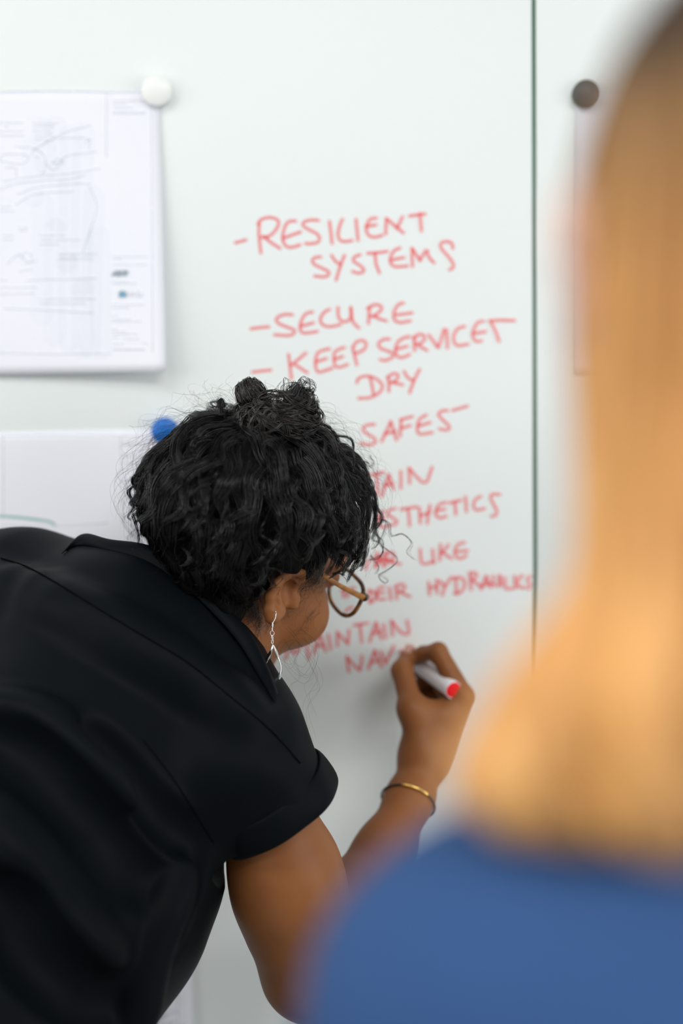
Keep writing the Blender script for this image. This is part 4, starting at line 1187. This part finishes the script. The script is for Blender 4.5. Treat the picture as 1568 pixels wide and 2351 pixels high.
def ribbon_solid(name, pts, wid, twist, th, m, parent, n=60):
    q = resample(pts, n)
    t = np.gradient(q, axis=0); t /= np.linalg.norm(t, axis=1, keepdims=True)
    u = np.linspace(0, 1, n)
    s0 = np.cross(t, FWD); s0 /= np.linalg.norm(s0, axis=1, keepdims=True); f0 = np.cross(s0, t)
    a = np.interp(u, np.linspace(0, 1, len(twist)), twist)[:, None]
    w = np.interp(u, np.linspace(0, 1, len(wid)), wid)[:, None]
    sd = s0 * np.cos(a) + f0 * np.sin(a); nm = np.cross(sd, t)
    V = np.stack([q + sd * w + nm * th, q - sd * w + nm * th, q - sd * w - nm * th, q + sd * w - nm * th], 1).reshape(-1, 3)
    ii = np.arange(4 * n).reshape(n, 4); jj = np.roll(ii, -1, 1)
    o = mesh_np(name, V, [np.stack([ii[:-1], jj[:-1], jj[1:], ii[1:]], -1).reshape(-1, 4), ii[:1, ::-1].copy(), ii[-1:].copy()], m, parent, smooth=False)
    return o


ribbon_solid('twisted_drop', [e(627, 1480), e(634, 1497), e(642, 1517), e(645.5, 1535), e(643, 1550), e(637, 1562), e(628, 1572), e(620, 1580)], [.0004, .0012, .0016, .0008, .0011, .0016, .001, .0004], [0.2, 0.6, 1.2, 1.5, 1.1, 0.3, 0, 0], 0.0003, M_silver, ear)
ribbon_solid('twisted_drop', [e(627, 1480), e(623, 1494), e(616, 1508, 1.221), e(609, 1528, 1.225), e(608, 1550, 1.226), e(613, 1568, 1.224), e(620, 1580)], [.0004, .0013, .0015, .0008, .0012, .001, .0004], [0, 0.1, 0.4, 1.2, 0.6, 0, 0], 0.0003, M_silver, ear)

# ------------------------------------------------------------------ bracelet
B0, B1 = P(884, 1955, 1.35), P(942, 1832, 1.388)
ax_b = (B1 - B0) / np.linalg.norm(B1 - B0)
ctr = B0 + (B1 - B0) * 0.92
brace = empty('bracelet', ctr)
tag(brace, 'thin dark cord bracelet with a brass plate on her right wrist', 'bracelet')
ub = np.cross(ax_b, FWD); ub /= np.linalg.norm(ub); vb = np.cross(ax_b, ub)
ring = []
for a in np.linspace(0, 2 * math.pi, 49):
    dirv = ub * math.cos(a) + vb * math.sin(a)
    lo_, hi_ = 0.012, 0.045
    for _ in range(22):
        md_ = (lo_ + hi_) / 2
        if sdf(body_prims, (ctr + dirv * md_)[None])[0] > 0.0009: hi_ = md_
        else: lo_ = md_
    ring.append(ctr + dirv * (hi_ + 0.0004) + ax_b * (0.004 * math.cos(a - 2.2)))
ring = np.array(ring)
tube_obj('cord_band', ring, 0.0011, M_cord, brace, 8, 120)
facing = np.argsort([(p - CAM_POS) @ FWD for p in ring[:-1]])[0]
idx = [(facing + i) % 48 for i in range(-4, 5)]
pl = np.array([ring[i] - FWD * 0.0006 for i in idx])
ribbon_solid('brass_plate', pl, [0.0016] * 3, [0, 0], 0.0006, M_gold, brace, 30)['label'] = 'brass plate'

# ------------------------------------------------------------------ marker pen
pe, pm = Hd(1042, 1585, 1.482), Hd(946, 1513, 1.5555)
pax = (pm - pe) / np.linalg.norm(pm - pe)
tl = (0.0 - 0.0009 - pe[1]) / pax[1]                # length to the board
pen = empty('marker_pen', pe)
tag(pen, 'white marker pen with red end plug held in her writing hand', 'pen')
lathe('barrel', [(0.0083, 0.0012), (0.0088, 0.0), (0.0089, 0.003), (0.0089, tl - 0.030), (0.0076, tl - 0.024), (0.0066, tl - 0.017)], pe, pax, M_pen, pen, 48)
lathe('end_plug', [(0.0003, -0.0004), (0.0055, -0.0004), (0.0076, 0.0002), (0.0080, 0.0014), (0.0080, 0.006)], pe, pax, M_penred, pen, 48)['label'] = 'red end plug'
lathe('grip', [(0.0064, tl - 0.0175), (0.0058, tl - 0.011), (0.0036, tl - 0.007), (0.0030, tl - 0.005)], pe, pax, M_penred, pen, 32)
lathe('nib', [(0.0026, tl - 0.0055), (0.0022, tl - 0.001), (0.0012, tl), (0.0002, tl + 0.0002)], pe, pax, M_penred, pen, 24)

# ------------------------------------------------------------------ blond woman in the foreground
DB = 0.47
Bp = lambda px, py, d=DB: P(px, py, d)
bf = np.array([-0.10, 1.0, -0.08]); bf /= np.linalg.norm(bf)
bu = np.array([0, 0.08, 1.0]); bu -= bf * (bu @ bf); bu /= np.linalg.norm(bu)
HB = np.eye(4); HB[:3, 0] = np.cross(bf, bu); HB[:3, 1] = bf; HB[:3, 2] = bu
HB[:3, 3] = Bp(1934, 640)
bl = lambda x, y, z: HB[:3, :3] @ np.array([x, y, z], float) + HB[:3, 3]
blond = empty('person', (HB[0, 3], HB[1, 3] - 0.02, 0.0))
tag(blond, 'blond woman in blue top seen from behind, standing blurred close to camera', 'person')
NB = bl(0, -0.025, -0.17); SBR, SBL = bl(0.123, 0.0, -0.238), bl(-0.123, 0.0, -0.238)
bz = np.array([0, 0, 1.0]); bx = HB[:3, 0]
HIPB = np.array([HB[0, 3], HB[1, 3] - 0.03, 0.86])
def arm(S, sgn):
    E_ = S + bx * sgn * 0.05 - bz * 0.29 - bf * 0.02
    Wb = E_ + bx * sgn * 0.01 - bz * 0.235 + bf * 0.06
    L = [cone(S, E_, 0.045, 0.038, 0.03), cone(E_, Wb, 0.036, 0.023, 0.03)]
    d = (Wb - E_) / np.linalg.norm(Wb - E_); sd = bf - d * (bf @ d); sd /= np.linalg.norm(sd); nr = -bx * sgn
    H = []
    for o, ln in ((0.026, .07), (0.009, .078), (-0.008, .073), (-0.024, .058)):
        k = Wb + d * 0.08 + sd * o
        H += [cone(Wb, k, 0.019, 0.0105, 0.018)] + chain([k, k + d * ln * .5 + nr * .004, k + d * ln * .85 + nr * .014, k + d * ln + nr * .022], [0.0105, 0.0088, 0.0078, 0.0066], 0.003)
    t = Wb + d * 0.02 + sd * 0.012
    H += chain([t, t + d * .035 + sd * .026 + nr * .008, t + d * .065 + sd * .034 + nr * .014, t + d * .085 + sd * .034 + nr * .018], [0.015, 0.0115, 0.0095, 0.0075], 0.006)
    return L, H


aR, hR = arm(SBR, 1); aL, hL = arm(SBL, -1)
bprims = head_prims(HB) + [cone(bl(0, -0.02, -0.055), NB, 0.050, 0.055, 0.03), cone(SBL, SBR, 0.05, 0.05, 0.04), cone(NB - bz * 0.1, HIPB, 0.10, 0.11, 0.05)] + aR + hR + aL + hL
bbody = sdf_mesh('body', bprims, 0.003, M_skin2, blond)
eyes(HB, bbody, M_iris)
M_blue = mat('blue_knit', (0.030, 0.076, 0.20), 0.85, spec=0.15, noise=(14, (0.025, 0.065, 0.175), 0.7), bump=(500, 0.4, 0.001))
top = [cone(SBL + bx * 0.02, SBR - bx * 0.02, 0.066, 0.066, 0.05), cone(NB - bz * 0.02, NB - bz * 0.12, 0.066, 0.11, 0.05), cone(NB - bz * 0.12 + bx * 0.05, HIPB + bz * 0.02 + bx * 0.03, 0.11, 0.125, 0.05),
       cone(NB - bz * 0.12 - bx * 0.05, HIPB + bz * 0.02 - bx * 0.03, 0.11, 0.125, 0.05), plane(HIPB - bz * 0.04, -bz, 0.01)]
for L in (aR, aL):
    for c in L:
        top.append(cone(c[1], c[2], c[3] + 0.011, c[4] + 0.011, 0.03))
top = [t for t in top if t[0] != 'p'] + [cone(bl(0, -0.02, -0.055), NB - bz * 0.01, 0.056, 0.060, 0.008, '-')]


def knit(X, d):
    return d + 0.0035 * np.sin(X @ np.array([18., 11., 30.]) + 2 * np.sin(X @ np.array([-9., 20., 14.])))


sdf_mesh('top', top, 0.005, M_blue, blond, disp=knit)
M_jean = mat('dark_denim', (0.03, 0.045, 0.09), 0.85, noise=(40, (0.04, 0.055, 0.1), 0.7))
legs(HIPB, np.array([1.0, 0.1, 0]), np.array([-0.1, 1.0, 0]), M_jean, M_shoe, blond)
# hair: long and straight with darker roots
M_blond = bpy.data.materials.new('blond_hair'); M_blond.use_nodes = True
nt = M_blond.node_tree; b = nt.nodes['Principled BSDF']
b.inputs['Roughness'].default_value = 0.42; b.inputs['Specular IOR Level'].default_value = 0.28
tc = nt.nodes.new('ShaderNodeTexCoord'); sp = nt.nodes.new('ShaderNodeSeparateXYZ'); mr = nt.nodes.new('ShaderNodeMapRange')
nt.links.new(tc.outputs['Object'], sp.inputs[0]); nt.links.new(sp.outputs['Z'], mr.inputs[0])
zt = bl(0, 0, 0.1)[2]
mr.inputs[1].default_value = zt - 0.100; mr.inputs[2].default_value = zt - 0.028
nz = nt.nodes.new('ShaderNodeTexNoise'); nz.inputs['Scale'].default_value = 1.0; mp = nt.nodes.new('ShaderNodeMapping'); mp.inputs['Scale'].default_value = (48, 48, 3); nt.links.new(tc.outputs['Object'], mp.inputs[0]); nt.links.new(mp.outputs[0], nz.inputs['Vector'])
m1 = nt.nodes.new('ShaderNodeMix'); m1.data_type = 'RGBA'; m1.inputs[6].default_value = (0.95, 0.52, 0.145, 1); m1.inputs[7].default_value = (0.52, 0.25, 0.12, 1)
nt.links.new(nz.outputs['Fac'], m1.inputs[0])
m2 = nt.nodes.new('ShaderNodeMix'); m2.data_type = 'RGBA'; m2.inputs[7].default_value = (0.05, 0.028, 0.014, 1)
nt.links.new(mr.outputs[0], m2.inputs[0]); nt.links.new(m1.outputs[2], m2.inputs[6]); nt.links.new(m2.outputs[2], b.inputs['Base Color'])
bh = [ell(bl(0, -0.014, 0.030), (0.080, 0.100, 0.086), HB[:3, :3], 0.02)]
for s in (1, -1):
    bh += chain([bl(s * 0.034, -0.030, 0.03), bl(s * 0.038, -0.040, -0.06), bl(s * 0.046, -0.046, -0.112), bl(s * 0.077, -0.044, -0.137), bl(s * 0.122, -0.034, -0.152)], [0.046, 0.046, 0.043, 0.034, 0.018], 0.03)
    bh += chain([bl(s * 0.062, 0.010, 0.03), bl(s * 0.066, 0.0, -0.07), bl(s * 0.072, -0.01, -0.11)], [0.018, 0.018, 0.012], 0.02)
bh += chain([bl(0, -0.055, 0), bl(0, -0.070, -0.08), bl(0, -0.080, -0.12), bl(0, -0.080, -0.145)], [0.046, 0.042, 0.032, 0.018], 0.04)
bh += [ell(bl(0, 0.098, -0.03), (0.057, 0.062, 0.085), HB[:3, :3], 0.015, '-')]


def strandy(X, d):
    q = (X - HB[:3, 3]) @ HB[:3, :3]
    a = np.arctan2(q[:, 0], -q[:, 1] + 0.01)
    return d + 0.0022 * np.sin(a * 22 + 3 * np.sin(q[:, 2] * 14)) + 0.0012 * np.sin(a * 51 + 2 * np.sin(q[:, 2] * 23))


bhair = sdf_mesh('hair', bh, 0.0032, M_blond, blond, disp=strandy)
ST = []
for i in range(1500):                                # strands over the surface
    a = rng.uniform(-2.3, 2.3)
    q0 = np.array([math.sin(a) * 0.03, -math.cos(a) * 0.03 - 0.01, 0.20])
    pts = []
    for z, r_ in ((0.10, .4), (0.07, .75), (0.02, 1.0), (-0.05, 1.0), (-0.09, 1.03), (-0.13, 1.12), (-0.160, 1.2)):
        dv = HB[:3, :3] @ np.array([math.sin(a), -math.cos(a), 0.0])
        c = bl(0, -0.02 - 0.25 * max(0, -z - 0.05), z)
        lo_, hi_ = 0.0, 0.22
        if i < 420:
            for _ in range(12):
                md_ = (lo_ + hi_) / 2
                if sdf(bh[:-1], (c + dv * md_)[None])[0] > 0: hi_ = md_
                else: lo_ = md_
            pts.append(c + dv * (hi_ + 0.0015))
    if i < 420:
        ST.append(resample(pts, 22) + rng.normal(0, 0.0012, 3))
ST = np.array(ST)
V, F = tubes(ST, np.full(ST.shape[:2], 0.0011), 4, False)
tag(mesh_np('loose_hair', V, F, M_blond, bhair), kind='stuff')
